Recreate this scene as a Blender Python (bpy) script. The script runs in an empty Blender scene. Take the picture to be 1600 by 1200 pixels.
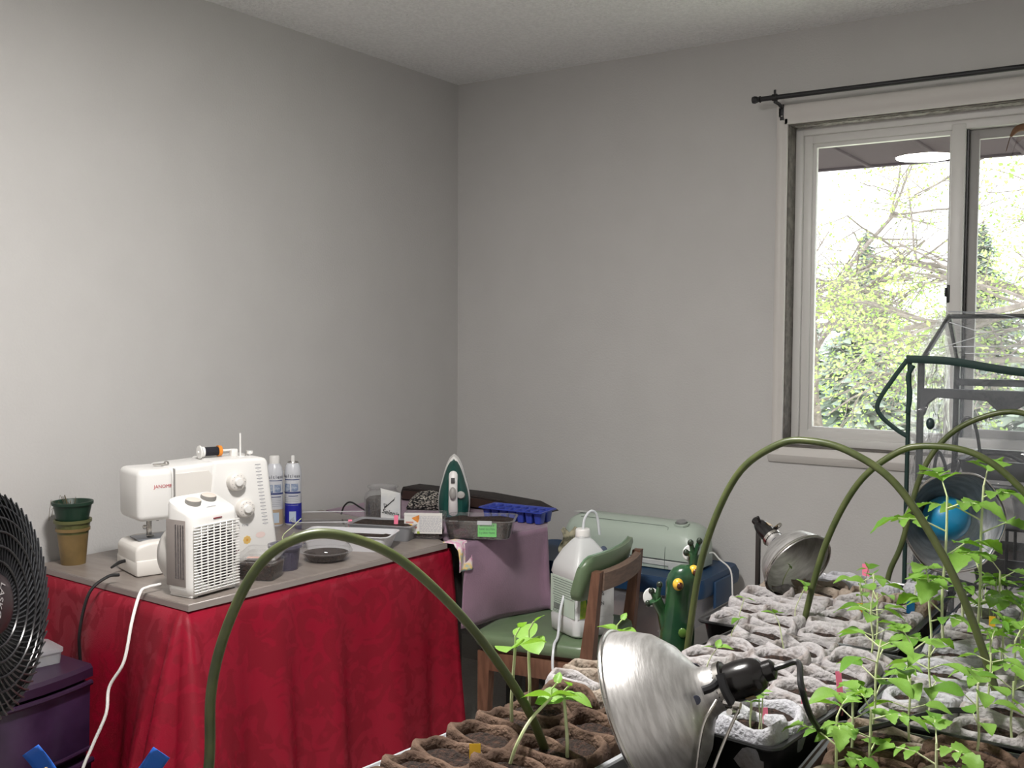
import bpy, bmesh, math, random
from mathutils import Vector, Matrix, noise
R = math.radians
PI = math.pi
sc = bpy.context.scene
COL = sc.collection

# ------------------------------------------------------------------ camera, sky, exposure
cam_d = bpy.data.cameras.new('camera')
cam_d.sensor_width = 36.0
cam_d.lens = 36.0 * 1623.0 / 1600.0
cam_d.clip_end = 300
cam = bpy.data.objects.new('camera', cam_d)
COL.objects.link(cam)
_y, _p, _r = R(33.9), R(-2.75), R(0.3)
fw = Vector((-math.sin(_y)*math.cos(_p), math.cos(_y)*math.cos(_p), math.sin(_p)))
rt = fw.cross(Vector((0, 0, 1))).normalized()
up = rt.cross(fw)
rt, up = rt*math.cos(_r)+up*math.sin(_r), up*math.cos(_r)-rt*math.sin(_r)
m = Matrix((rt, up, -fw)).transposed().to_4x4()
m.translation = Vector((2.674, -3.560, 1.39))
cam.matrix_world = m
sc.camera = cam

world = bpy.data.worlds.new('overcast_sky')
sc.world = world
world.use_nodes = True
_bg = world.node_tree.nodes['Background']
_bg.inputs[0].default_value = (0.93, 0.965, 1.0, 1)
_bg.inputs[1].default_value = 2.7
LAMP_STRENGTH = 150.0
# daylight entering through the window opening: a sampling portal for the sky
pd = bpy.data.lights.new('window_portal', 'AREA')
pd.shape = 'RECTANGLE'; pd.size = 1.12; pd.size_y = 1.1
pd.cycles.is_portal = True
po = bpy.data.objects.new('window_portal', pd)
COL.objects.link(po)
po.location = (2.02, 0.2, 1.55); po.rotation_euler = (R(-90), 0, 0)

sc.view_settings.view_transform = 'Standard'
sc.view_settings.look = 'None'
sc.view_settings.gamma = 1
sc.view_settings.use_curve_mapping = False
sc.view_settings.exposure = 0.72

# ------------------------------------------------------------------ materials
MATS = {}
def s2l(c):
    return tuple((v/12.92 if v <= .04045 else ((v+.055)/1.055)**2.4) for v in c)
def rgb(r, g, b):
    return s2l((r/255, g/255, b/255))
def nodes_of(mt):
    nt = mt.node_tree
    return nt, nt.nodes, nt.links, nt.nodes['Principled BSDF']
def mat(name, col, rough=.6, metal=0, var=None, vscale=12, bump=0, bscale=60, trans=0, sheen=0, sub=0, coat=0, spec=.5, detail=4, vlo=.38, vhi=.62, stretch=None):
    if name in MATS: return MATS[name]
    mt = bpy.data.materials.new(name); mt.use_nodes = True
    nt, N, L, b = nodes_of(mt)
    b.inputs['Base Color'].default_value = (*col, 1)
    b.inputs['Roughness'].default_value = rough
    b.inputs['Metallic'].default_value = metal
    b.inputs['Transmission Weight'].default_value = trans
    b.inputs['Sheen Weight'].default_value = sheen
    b.inputs['Coat Weight'].default_value = coat
    b.inputs['Specular IOR Level'].default_value = spec
    if sub:
        b.inputs['Subsurface Weight'].default_value = sub
        b.inputs['Subsurface Radius'].default_value = (.01, .01, .01)
    tc = N.new('ShaderNodeTexCoord')
    src = tc.outputs['Object']
    if stretch:
        mp = N.new('ShaderNodeMapping'); mp.inputs['Scale'].default_value = stretch
        L.new(src, mp.inputs[0]); src = mp.outputs[0]
    if var is not None:
        n = N.new('ShaderNodeTexNoise'); n.inputs['Scale'].default_value = vscale; n.inputs['Detail'].default_value = detail
        L.new(src, n.inputs['Vector'])
        r = N.new('ShaderNodeValToRGB')
        r.color_ramp.elements[0].position = vlo; r.color_ramp.elements[0].color = (*col, 1)
        r.color_ramp.elements[1].position = vhi; r.color_ramp.elements[1].color = (*var, 1)
        L.new(n.outputs['Fac'], r.inputs[0]); L.new(r.outputs[0], b.inputs['Base Color'])
    if bump:
        n2 = N.new('ShaderNodeTexNoise'); n2.inputs['Scale'].default_value = bscale; n2.inputs['Detail'].default_value = 3
        L.new(src, n2.inputs['Vector'])
        bp = N.new('ShaderNodeBump'); bp.inputs['Strength'].default_value = bump; bp.inputs['Distance'].default_value = .01
        L.new(n2.outputs['Fac'], bp.inputs['Height']); L.new(bp.outputs[0], b.inputs['Normal'])
    MATS[name] = mt
    return mt
def emis(name, col, st):
    mt = mat(name, col)
    b = mt.node_tree.nodes['Principled BSDF']
    b.inputs['Emission Color'].default_value = (*col, 1); b.inputs['Emission Strength'].default_value = st
    return mt
def clear(name, tint=(1, 1, 1), haze=.08, hazecol=(.9, .92, .94), rough=.05, ior=1.45, bump=0, bscale=20):
    """thin clear sheet: fresnel reflection over transparency, a little milky diffuse"""
    if name in MATS: return MATS[name]
    mt = bpy.data.materials.new(name); mt.use_nodes = True
    nt = mt.node_tree; N = nt.nodes; L = nt.links
    N.remove(N['Principled BSDF'])
    out = N['Material Output']
    tr = N.new('ShaderNodeBsdfTransparent'); tr.inputs[0].default_value = (*tint, 1)
    df = N.new('ShaderNodeBsdfTranslucent'); df.inputs[0].default_value = (*hazecol, 1)
    d2 = N.new('ShaderNodeBsdfDiffuse'); d2.inputs[0].default_value = (*hazecol, 1)
    md = N.new('ShaderNodeMixShader'); md.inputs[0].default_value = .5
    L.new(df.outputs[0], md.inputs[1]); L.new(d2.outputs[0], md.inputs[2])
    m1 = N.new('ShaderNodeMixShader'); m1.inputs[0].default_value = haze
    L.new(tr.outputs[0], m1.inputs[1]); L.new(md.outputs[0], m1.inputs[2])
    gl = N.new('ShaderNodeBsdfGlossy'); gl.inputs['Roughness'].default_value = rough
    fr = N.new('ShaderNodeLayerWeight')                  # Schlick reflectance, the same from both sides of a thin sheet
    f0 = ((ior-1)/(ior+1))**2*1.6
    pw = N.new('ShaderNodeMath'); pw.operation = 'POWER'; pw.inputs[1].default_value = 5
    ma = N.new('ShaderNodeMath'); ma.operation = 'MULTIPLY_ADD'; ma.inputs[1].default_value = 1-f0; ma.inputs[2].default_value = f0
    L.new(fr.outputs['Facing'], pw.inputs[0]); L.new(pw.outputs[0], ma.inputs[0])
    m2 = N.new('ShaderNodeMixShader')
    L.new(ma.outputs[0], m2.inputs[0]); L.new(m1.outputs[0], m2.inputs[1]); L.new(gl.outputs[0], m2.inputs[2])
    L.new(m2.outputs[0], out.inputs[0])
    if bump:
        tc = N.new('ShaderNodeTexCoord'); n2 = N.new('ShaderNodeTexNoise'); n2.inputs['Scale'].default_value = bscale
        n2.inputs['Distortion'].default_value = 1.5
        L.new(tc.outputs['Object'], n2.inputs['Vector'])
        bp = N.new('ShaderNodeBump'); bp.inputs['Strength'].default_value = bump; bp.inputs['Distance'].default_value = .02
        L.new(n2.outputs['Fac'], bp.inputs['Height']); L.new(bp.outputs[0], gl.inputs['Normal']); L.new(bp.outputs[0], fr.inputs['Normal'])
    MATS[name] = mt
    return mt

# ------------------------------------------------------------------ mesh helpers: shapes are (verts, faces)
class MB:
    def __init__(s): s.v = []; s.f = []
    def add(s, vf, M=None):
        o = len(s.v)
        s.v += [tuple(M @ Vector(p)) for p in vf[0]] if M is not None else [tuple(p) for p in vf[0]]
        s.f += [tuple(i+o for i in f) for f in vf[1]]
        return s
    def get(s): return s.v, s.f
def T(x, y=0, z=0): return Matrix.Translation((x, y, z))
def RZ(a): return Matrix.Rotation(a, 4, 'Z')
def RX(a): return Matrix.Rotation(a, 4, 'X')
def RY(a): return Matrix.Rotation(a, 4, 'Y')
def merge(*vfs):
    b = MB()
    for q in vfs: b.add(q)
    return b.get()
def xf(vf, M): return MB().add(vf, M).get()
def from_bm(bm):
    bm.verts.index_update()
    r = ([tuple(v.co) for v in bm.verts], [tuple(v.index for v in f.verts) for f in bm.faces])
    bm.free(); return r
def box(sx, sy, sz, bev=0, seg=2, c=(0, 0, 0)):
    """box sitting on z=0 unless moved; c shifts its centre in x,y and its base in z"""
    bm = bmesh.new(); bmesh.ops.create_cube(bm, size=1)
    for v in bm.verts: v.co = Vector((v.co.x*sx, v.co.y*sy, (v.co.z+.5)*sz))
    if bev: bmesh.ops.bevel(bm, geom=bm.edges[:], offset=bev, segments=seg, profile=.5, affect='EDGES')
    for v in bm.verts: v.co += Vector(c)
    return from_bm(bm)
def prism(poly, y0, y1, bev=0, seg=2, axis='y'):
    """polygon in (x,z) pulled along y, or in (x,y) pulled along z"""
    bm = bmesh.new()
    f3 = (lambda p, t: (p[0], t, p[1])) if axis == 'y' else (lambda p, t: (p[0], p[1], t))
    a = [bm.verts.new(f3(p, y0)) for p in poly]; b = [bm.verts.new(f3(p, y1)) for p in poly]
    n = len(poly)
    bm.faces.new(a); bm.faces.new(b[::-1])
    for i in range(n): bm.faces.new((a[i], b[i], b[(i+1) % n], a[(i+1) % n]))
    bmesh.ops.recalc_face_normals(bm, faces=bm.faces[:])
    if bev: bmesh.ops.bevel(bm, geom=bm.edges[:], offset=bev, segments=seg, profile=.5, affect='EDGES')
    return from_bm(bm)
def lathe(prof, n=32, closed=False):
    v = []; f = []
    for r, z in prof:
        for i in range(n):
            a = 2*PI*i/n; v.append((r*math.cos(a), r*math.sin(a), z))
    k = len(prof)
    for j in range(k if closed else k-1):
        for i in range(n):
            a = j*n+i; b = j*n+(i+1) % n; j2 = (j+1) % k
            f.append((a, b, j2*n+(i+1) % n, j2*n+i))
    return v, f
def catmull(pts, k=6):
    P = [Vector(p) for p in pts]
    if len(P) < 3: return P
    out = []
    for i in range(len(P)-1):
        p0 = P[i-1] if i > 0 else P[0]*2-P[1]
        p1, p2 = P[i], P[i+1]
        p3 = P[i+2] if i+2 < len(P) else P[-1]*2-P[-2]
        for j in range(k):
            t = j/k
            out.append(.5*((2*p1)+(p2-p0)*t+(2*p0-5*p1+4*p2-p3)*t*t+(3*p1-p0-3*p2+p3)*t**3))
    out.append(P[-1]); return out
def tube(pts, r, n=8, smooth=0, caps=True, flat=None):
    """round tube along pts; r a number or a list; flat=(w,h) gives a ribbon section"""
    P = catmull(pts, smooth) if smooth else [Vector(p) for p in pts]
    k = len(P)
    rr = [r]*k if not isinstance(r, (list, tuple)) else [r[min(int(i/(k-1)*(len(r)-1)), len(r)-2)]*(1-(i/(k-1)*(len(r)-1)-min(int(i/(k-1)*(len(r)-1)), len(r)-2)))+r[min(int(i/(k-1)*(len(r)-1)), len(r)-2)+1]*((i/(k-1)*(len(r)-1)-min(int(i/(k-1)*(len(r)-1)), len(r)-2))) for i in range(k)]
    v = []; f = []; nrm = None
    for i in range(k):
        t = (P[min(i+1, k-1)]-P[max(i-1, 0)])
        t = t.normalized() if t.length > 1e-9 else Vector((0, 0, 1))
        if nrm is None:
            nrm = t.orthogonal().normalized() if abs(t.z) > .95 else t.cross(Vector((0, 0, 1))).normalized()
        nrm = (nrm-t*nrm.dot(t)).normalized(); bn = t.cross(nrm)
        for j in range(n):
            a = 2*PI*j/n
            if flat: v.append(P[i]+nrm*math.cos(a)*flat[0]+bn*math.sin(a)*flat[1])
            else: v.append(P[i]+(nrm*math.cos(a)+bn*math.sin(a))*rr[i])
    for i in range(k-1):
        for j in range(n): f.append((i*n+j, i*n+(j+1) % n, (i+1)*n+(j+1) % n, (i+1)*n+j))
    if caps: f.append(tuple(range(n))[::-1]); f.append(tuple(range((k-1)*n, k*n)))
    return [tuple(q) for q in v], f
def rrect(hx, hy, r, n=5):
    out = []
    for cx, cy, a0 in ((hx-r, hy-r, 0), (-hx+r, hy-r, 90), (-hx+r, -hy+r, 180), (hx-r, -hy+r, 270)):
        for i in range(n):
            a = R(a0+90*i/(n-1)); out.append((cx+r*math.cos(a), cy+r*math.sin(a)))
    return out
def loft(rings, cap0=True, cap1=True):
    n = len(rings[0]); v = [tuple(p) for r in rings for p in r]; f = []
    for j in range(len(rings)-1):
        for i in range(n): f.append((j*n+i, j*n+(i+1) % n, (j+1)*n+(i+1) % n, (j+1)*n+i))
    if cap0: f.append(tuple(range(n))[::-1])
    if cap1: f.append(tuple(range((len(rings)-1)*n, len(rings)*n)))
    return v, f
def tub(hx, hy, h, r=.02, taper=.85, wall=.0015, lip=.005, n=5):
    """open rectangular container with a lip"""
    ring = lambda k, z, e=0: [(x*k+(e if x > 0 else -e), y*k+(e if y > 0 else -e), z) for x, y in rrect(hx, hy, r, n)]
    return loft([ring(taper, 0), ring(1, h-.002), ring(1, h-.002, lip), ring(1, h, lip), ring(1, h, -wall), ring(taper, wall, -wall)])
def tubfill(hx, hy, z, r=.02, k=.95, seed=0, amp=.006, z0=.004, k0=.83):
    """soil filling a container up to z, lumpy on top"""
    ring = lambda q, zz: [(x*q, y*q, zz) for x, y in rrect(hx, hy, r)]
    v, f = loft([ring(k0, z0), ring(k, z)], True, False)
    v = list(v); f = list(f); n = len(rrect(hx, hy, r)); base = n
    for q in (.75, .45, .18):
        o = len(v)
        for x, y in rrect(hx, hy, r):
            v.append((x*q, y*q, z+amp*noise.noise(Vector((x*q*60+seed*7, y*q*60, seed)))*1.6+amp*.4))
        for i in range(n): f.append((base+i, base+(i+1) % n, o+(i+1) % n, o+i))
        base = o
    f.append(tuple(range(base, base+n)))
    return v, f
def grid(fn, nu, nv):
    v = [tuple(fn(i/nu, j/nv)) for j in range(nv+1) for i in range(nu+1)]
    f = [(j*(nu+1)+i, j*(nu+1)+i+1, (j+1)*(nu+1)+i+1, (j+1)*(nu+1)+i) for j in range(nv) for i in range(nu)]
    return v, f
def sphere(r, n=16, m=10, sz=1): 
    v, f = lathe([(max(1e-5, r*math.sin(PI*j/m)), -r*sz*math.cos(PI*j/m)) for j in range(m+1)], n)
    return v, f
def mesh(name, vf, mt=None, smooth=True, angle=40):
    me = bpy.data.meshes.new(name)
    me.from_pydata([tuple(p) for p in vf[0]], [], [tuple(f) for f in vf[1]])
    me.update()
    if mt is not None: me.materials.append(mt)
    if smooth:
        me.shade_smooth()
        if angle < 180: me.set_sharp_from_angle(angle=R(angle))
    return me
def link(name, me, parent=None, M=None):
    o = bpy.data.objects.new(name, me); COL.objects.link(o)
    if parent is not None: o.parent = parent
    if M is not None: o.matrix_basis = M
    return o
def part(name, vf, mt, parent=None, M=None, smooth=True, angle=40, label=None, solid=0, subd=0):
    o = link(name, mesh(name, vf, mt, smooth, angle), parent, M)
    if label: o['label'] = label
    if solid:
        s = o.modifiers.new('thickness', 'SOLIDIFY'); s.thickness = solid; s.offset = 0
    if subd:
        s = o.modifiers.new('smooth', 'SUBSURF'); s.levels = subd; s.render_levels = subd
    return o
def tag(o, label, cat, group=None):
    o['label'] = label; o['category'] = cat
    if group: o['group'] = group
    return o
def thing(name, label, cat, loc=(0, 0, 0), rz=0, group=None, M=None):
    o = bpy.data.objects.new(name, None); COL.objects.link(o); o.empty_display_size = .05
    if M is not None: o.matrix_basis = M
    else: o.location = loc; o.rotation_euler = (0, 0, rz)
    return tag(o, label, cat, group)
def struct(name, vf, mt, parent=None, **k):
    o = part(name, vf, mt, parent, **k)
    if parent is None: o['kind'] = 'structure'
    return o
def text(body, size, mt, parent, M, ext=.0002, name='lettering', align='CENTER', shear=0, sx=1):
    cu = bpy.data.curves.new('txt', 'FONT'); cu.body = body; cu.size = size; cu.extrude = ext
    cu.align_x = align; cu.align_y = 'CENTER'; cu.shear = shear; cu.resolution_u = 3
    o = bpy.data.objects.new('txt', cu)
    me = bpy.data.meshes.new_from_object(o)
    bpy.data.objects.remove(o); bpy.data.curves.remove(cu)
    me.materials.clear(); me.materials.append(mt)
    if sx != 1: me.transform(Matrix.Diagonal((sx, 1, 1, 1)))
    return link(name, me, parent, M)
def face_to(loc, n, upv=(0, 0, 1)):
    """matrix whose local z looks along n and local y is up: for prints on surfaces"""
    z = Vector(n).normalized(); x = Vector(upv).cross(z).normalized(); y = z.cross(x)
    M = Matrix((x, y, z)).transposed().to_4x4(); M.translation = Vector(loc); return M
def aim(loc, axis, spin=0):
    z = Vector(axis).normalized()
    M = z.to_track_quat('Z', 'Y').to_matrix().to_4x4() @ RZ(spin); M.translation = Vector(loc); return M
ORD = ['first', 'second', 'third', 'fourth', 'fifth', 'sixth', 'seventh', 'eighth', 'ninth', 'tenth', 'eleventh', 'twelfth', 'thirteenth', 'fourteenth', 'fifteenth', 'sixteenth', 'seventeenth', 'eighteenth']

# palette
m_wall = mat('wall_paint', (.545, .535, .525), .85, bump=.12, bscale=140, var=(.53, .52, .51), vscale=5)
m_ceil = mat('stipple_ceiling', (.82, .82, .82), .95, bump=1.0, bscale=75, var=(.90, .90, .90), vscale=90, detail=2)
m_trim = mat('trim_paint', (.60, .575, .55), .5, bump=.05, bscale=60)
m_vinyl = mat('window_vinyl', (.66, .65, .63), .4)
m_vinyl_shade = mat('shaded_vinyl', (.33, .32, .31), .5)  # shade on the sliding sash put into its colour
m_raw = mat('raw_jamb', (.17, .15, .135), .8, var=(.10, .09, .08), vscale=40)
m_foil = mat('foil_tape', (.55, .53, .5), .35, metal=.7, var=(.2, .18, .16), vscale=55, bump=.6, bscale=90)
m_black = mat('black_plastic', (.012, .012, .013), .4)
m_blackm = mat('black_metal', (.018, .018, .02), .45, metal=.2)
m_white = mat('white_plastic', (.80, .79, .77), .35)
m_white2 = mat('warm_white_plastic', (.75, .72, .68), .4)
m_print = mat('dark_print', (.06, .06, .07), .7)
m_soil = mat('potting_soil', (.018, .010, .007), .95, var=(.075, .035, .022), vscale=160, bump=1, bscale=220, vlo=.45, vhi=.75)
m_leaf = mat('seedling_leaf', rgb(148, 192, 88), .5, var=rgb(122, 170, 70), vscale=60, trans=0)
m_leafd = mat('seedling_leaf_dark', rgb(96, 146, 52), .5, var=rgb(120, 172, 66), vscale=60)
m_stem = mat('seedling_stem', rgb(196, 214, 150), .5, var=rgb(216, 222, 180), vscale=30)
for _m in (m_leaf, m_leafd):
    nt, N, L, b = nodes_of(_m)
    tl = N.new('ShaderNodeBsdfTranslucent'); tl.inputs[0].default_value = (*rgb(150, 205, 60), 1)
    mx = N.new('ShaderNodeMixShader'); mx.inputs[0].default_value = .35
    L.new(b.outputs[0], mx.inputs[1]); L.new(tl.outputs[0], mx.inputs[2]); L.new(mx.outputs[0], N['Material Output'].inputs[0])
m_hoop = mat('olive_coating', rgb(84, 92, 52), .38, var=rgb(70, 80, 44), vscale=30)
m_alu = mat('spun_aluminium', (.68, .67, .66), .40, metal=.85, var=(.5, .49, .48), vscale=26, bump=.08, bscale=50, stretch=(1, 1, 6))
m_steel = mat('plated_steel', (.6, .58, .55), .25, metal=1)
m_clear = clear('clear_plastic', haze=.04, hazecol=(.75, .77, .8))
m_clear2 = clear('milky_plastic', haze=.5, hazecol=(.62, .63, .66), rough=.2)
m_glass = clear('window_glass', haze=.004, rough=.0, ior=1.52)
m_jar = clear('jar_glass', haze=.06, rough=.02, ior=1.5)
m_pink = mat('pink_tag', rgb(235, 120, 150), .6)
m_yellow = mat('yellow_tag', rgb(235, 190, 50), .6)
m_blue = mat('blue_tag', rgb(20, 110, 165), .5)

# ------------------------------------------------------------------ room shell
RX1, RY0, H = 3.75, -4.35, 2.44
WX0, WX1, WZ0, WZ1 = 1.433, 2.60, .999, 2.122          # window opening
m_floor = mat('carpet', (.66, .63, .59), .95, var=(.60, .57, .53), vscale=90, bump=.4, bscale=300)  # paled so the floor bounces more light up to the ceiling
m_ww = mat('bounce_white', (.86, .855, .85), .7)  # unseen walls whitened to bounce lamp light back into the room
struct('floor', box(RX1+.3, -RY0+.3, .1, c=(RX1/2, RY0/2, -.1)), m_floor, smooth=False)
struct('ceiling', box(RX1+.3, -RY0+.3, .1, c=(RX1/2, RY0/2, H)), m_ceil, smooth=False)
struct('wall_left', box(.12, -RY0+.3, H, c=(-.06, RY0/2, 0)), m_wall, smooth=False)
struct('wall_right', box(.12, -RY0+.3, H, c=(RX1+.06, RY0/2, 0)), m_ww, smooth=False)
struct('wall_front', box(RX1, .12, H, c=(RX1/2, RY0-.06, 0)), m_ww, smooth=False)
wb = MB()
wb.add(box(WX0, .15, H, c=(WX0/2, .075, 0)))
wb.add(box(RX1-WX1, .15, H, c=((RX1+WX1)/2, .075, 0)))
wb.add(box(WX1-WX0, .15, WZ0, c=((WX0+WX1)/2, .075, 0)))
wb.add(box(WX1-WX0, .15, H-WZ1, c=((WX0+WX1)/2, .075, WZ1)))
struct('wall_back', wb.get(), m_wall, smooth=False)
bb = mat('baseboard_paint', (.62, .6, .57), .5)
struct('baseboard_left', prism([(0, 0), (.014, 0), (.014, .08), (.006, .1), (0, .1)], RY0, -.0, 0), bb)
struct('baseboard_back', xf(prism([(0, 0), (.014, 0), (.014, .08), (.006, .1), (0, .1)], 0, RX1, 0), RZ(R(-90))), bb)

# ------------------------------------------------------------------ window
win = bpy.data.objects.new('window_1', None); COL.objects.link(win); win.location = (0, 0, 0)
win['kind'] = 'structure'
cw = .037
prof_l = [(0, 0), (0, -.012), (.008, -.017), (.022, -.017), (.028, -.012), (.037, -.012), (.037, 0)]
def casing(x0, sgn, z0, z1): return [[(x0+sgn*a, b, z0) for a, b in prof_l], [(x0+sgn*a, b, z1) for a, b in prof_l]]
part('side_casing', loft(casing(WX0-cw, 1, .985, 2.185)), m_trim, win)
part('side_casing', loft(casing(WX1+cw, -1, .985, 2.185)), m_trim, win)
hp = [(-.0, 2.122), (-.012, 2.122), (-.012, 2.14), (-.017, 2.147), (-.017, 2.178), (-.012, 2.188), (0, 2.188)]
part('head_casing', loft([[(WX0-cw, b, z) for b, z in hp], [(WX1+cw, b, z) for b, z in hp]]), m_trim, win)
ap = [(0, .945), (-.008, .945), (-.018, .958), (-.022, .972), (-.014, .985), (-.012, .999), (0, .999)]
part('apron', loft([[(WX0-cw-.012 if z < .98 else WX0-cw, b, z) for b, z in ap], [(WX1+cw+.012 if z < .98 else WX1+cw, b, z) for b, z in ap]]), m_trim, win)
for nm, b in (('side_jamb', box(.004, .073, WZ1-WZ0, c=(WX0+.002, .0375, WZ0))), ('side_jamb', box(.004, .073, WZ1-WZ0, c=(WX1-.002, .0375, WZ0))),
              ('bottom_jamb', box(WX1-WX0-.01, .073, .004, c=((WX0+WX1)/2, .0375, WZ0)))):
    part(nm, b, m_raw, win, smooth=False)
part('head_jamb', box(WX1-WX0-.01, .073, .004, c=((WX0+WX1)/2, .0375, WZ1-.004)), m_raw, win, smooth=False)
part('foil_tape', box(WX1-WX0-.03, .045, .002, c=((WX0+WX1)/2, .045, WZ1-.006)), m_foil, win, smooth=False, label='crinkled silver foil tape')
def frame_ring(x0, x1, z0, z1, w, y0, y1, bev=.004):
    b = MB()
    b.add(box(w, y1-y0, z1-z0, bev, 2, c=(x0+w/2, (y0+y1)/2, z0))); b.add(box(w, y1-y0, z1-z0, bev, 2, c=(x1-w/2, (y0+y1)/2, z0)))
    b.add(box(x1-x0-2*w+.006, y1-y0, w, bev, 2, c=((x0+x1)/2, (y0+y1)/2, z0))); b.add(box(x1-x0-2*w+.006, y1-y0, w, bev, 2, c=((x0+x1)/2, (y0+y1)/2, z1-w)))
    return b.get()
part('outer_frame', frame_ring(WX0, WX1, WZ0, WZ1, .03, .073, .148), m_vinyl, win)
part('inner_frame', frame_ring(WX0+.028, WX1-.028, WZ0+.028, WZ1-.028, .03, .088, .146), m_vinyl, win)
gx0, gx1 = 1.505, 1.955
part('glazing_bead', frame_ring(gx0-.018, gx1+.004, WZ0+.052, WZ1-.056, .016, .098, .12, .002), m_vinyl, win)
part('meeting_stile', box(.042, .058, WZ1-WZ0-.08, .004, c=(1.972, .112, WZ0+.04)), m_vinyl, win)
part('sliding_sash', frame_ring(1.995, WX1-.05, WZ0+.052, WZ1-.056, .034, .122, .142, .003), m_vinyl_shade, win, label='sliding sash frame, shade painted grey')
part('sash_gap_shade', box(.006, .02, WZ1-WZ0-.11, c=(1.997, .114, WZ0+.055)), m_black, win)  # black strip painted in for the shade in the sash gap
part('pane', box(gx1-gx0+.01, .004, WZ1-WZ0-.13), m_glass, win, T((gx0+gx1)/2, .112, WZ0+.062) @ RZ(R(2.1)), smooth=False)   # turned to place the ceiling light's reflection left of the stile
part('pane', box(WX1-.05-2.02, .004, WZ1-WZ0-.16), m_glass, win, T((WX1-.05+2.02)/2, .132, WZ0+.08) @ RZ(R(1.7)), smooth=False)  # turned too, to keep the lamp's reflection off this pane
lt = MB(); lt.add(box(.012, .02, .06, .003, c=(1.952, .092, 1.50))); lt.add(box(.008, .014, .03, .003, c=(1.945, .084, 1.52)))
part('latch', lt.get(), m_blackm, win)
# curtain rod
rod = thing('curtain_rod', 'thin black curtain rod above the window', 'curtain rod', (1.355, 0, 2.20))
part('pole', tube([(.01, -.09, 0), (1.32, -.09, -.003)], .0085, 14), m_blackm, rod)
part('finial', xf(lathe([(.0001, -.026), (.011, -.024), (.013, -.016), (.011, -.008), (.008, -.004), (.012, .004), (.0001, .006)], 16), T(.005, -.09, 0) @ RY(R(90))), m_blackm, rod)
for bx in (.06, 1.25):
    k = MB(); k.add(box(.014, .003, .055, .001, c=(bx, -.016, -.065))); k.add(tube([(bx, -.018, -.02), (bx, -.05, -.014), (bx, -.088, -.014)], .006, 8))
    k.add(lathe([(.0095, -.008), (.012, -.008), (.012, .008), (.0095, .008)], 14, True), T(bx, -.09, 0) @ RY(R(90))) if False else None
    k.add(xf(lathe([(.0095, -.008), (.012, -.008), (.012, .008), (.0095, .008)], 14, True), T(bx, -.09, 0) @ RY(R(90)))); k.add(box(.008, .004, .016, .001, c=(bx, -.09, .01)))
    part('bracket', k.get(), m_blackm, rod)
    part('screw', xf(sphere(.003, 8, 6, .5), T(bx, -.0185, -.05) @ RX(R(90))), m_steel, rod)
# wooden hanger hung over the sash
hg = thing('wooden_hanger', 'tan wooden hanger hooked over the window sash top', 'hanger', (2.13, .06, 2.03))
part('shoulder', tube([(0, 0, -.01), (.02, 0, .012), (.06, 0, .016), (.2, 0, .014), (.34, 0, .012)], [.004, .011, .012, .012, .01], 10, 5), mat('hanger_wood', rgb(112, 80, 56), .7), hg)
part('wire', tube([(0, 0, -.008), (-.006, 0, -.03), (-.012, 0, -.055)], .0014, 6, 3), mat('brown_wire', rgb(90, 66, 50), .5), hg)

# ceiling lamp (its reflection shows in the window pane)
cl = thing('ceiling_light', 'round flush white ceiling light, lit', 'ceiling light', (1.50, -2.38, H))
part('base', lathe([(.0001, 0), (.165, 0), (.168, -.02), (.166, -.052), (.154, -.052), (.0001, -.05)], 48), m_white, cl)
part('diffuser', lathe([(.155, -.050), (.150, -.056), (.12, -.060), (.0001, -.062)], 48), emis('lit_diffuser', (1, .965, .93), LAMP_STRENGTH), cl)

# ------------------------------------------------------------------ outdoors
GZ = -.6
m_lawn = mat('lawn', rgb(212, 216, 190), .9, var=rgb(226, 228, 208), vscale=.6)  # paled to carry the washed-out glare outdoors
struct('lawn', grid(lambda u, v: (-60+120*u, .3+80*v, GZ+.15*noise.noise(Vector((u*20, v*14, 3)))), 30, 20), m_lawn)
sf = struct('roof_soffit', box(6.5, 1.15, .03, c=(1.6, .15+.575, 2.165)), mat('soffit_brown', rgb(64, 54, 60), .8, spec=.05), smooth=False)
part('fascia', box(6.5, .03, .16, c=(1.6, 1.3, 2.155)), MATS['soffit_brown'], sf, smooth=False)
for i in range(18):
    part('soffit_rib', box(.02, 1.12, .012, .004, c=(-1.2+i*.32, .72, 2.154)), MATS['soffit_brown'], sf)
m_bark = mat('bark', rgb(142, 132, 126), .9, var=rgb(116, 108, 102), vscale=20)  # bark, leaf and needle colours lightened for the glare outdoors
m_spring = mat('spring_leaf', rgb(150, 182, 96), .7, var=rgb(186, 204, 128), vscale=3, spec=.1)
m_needle = mat('spruce_needles', rgb(132, 148, 134), .8, var=rgb(156, 168, 148), vscale=2)
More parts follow.
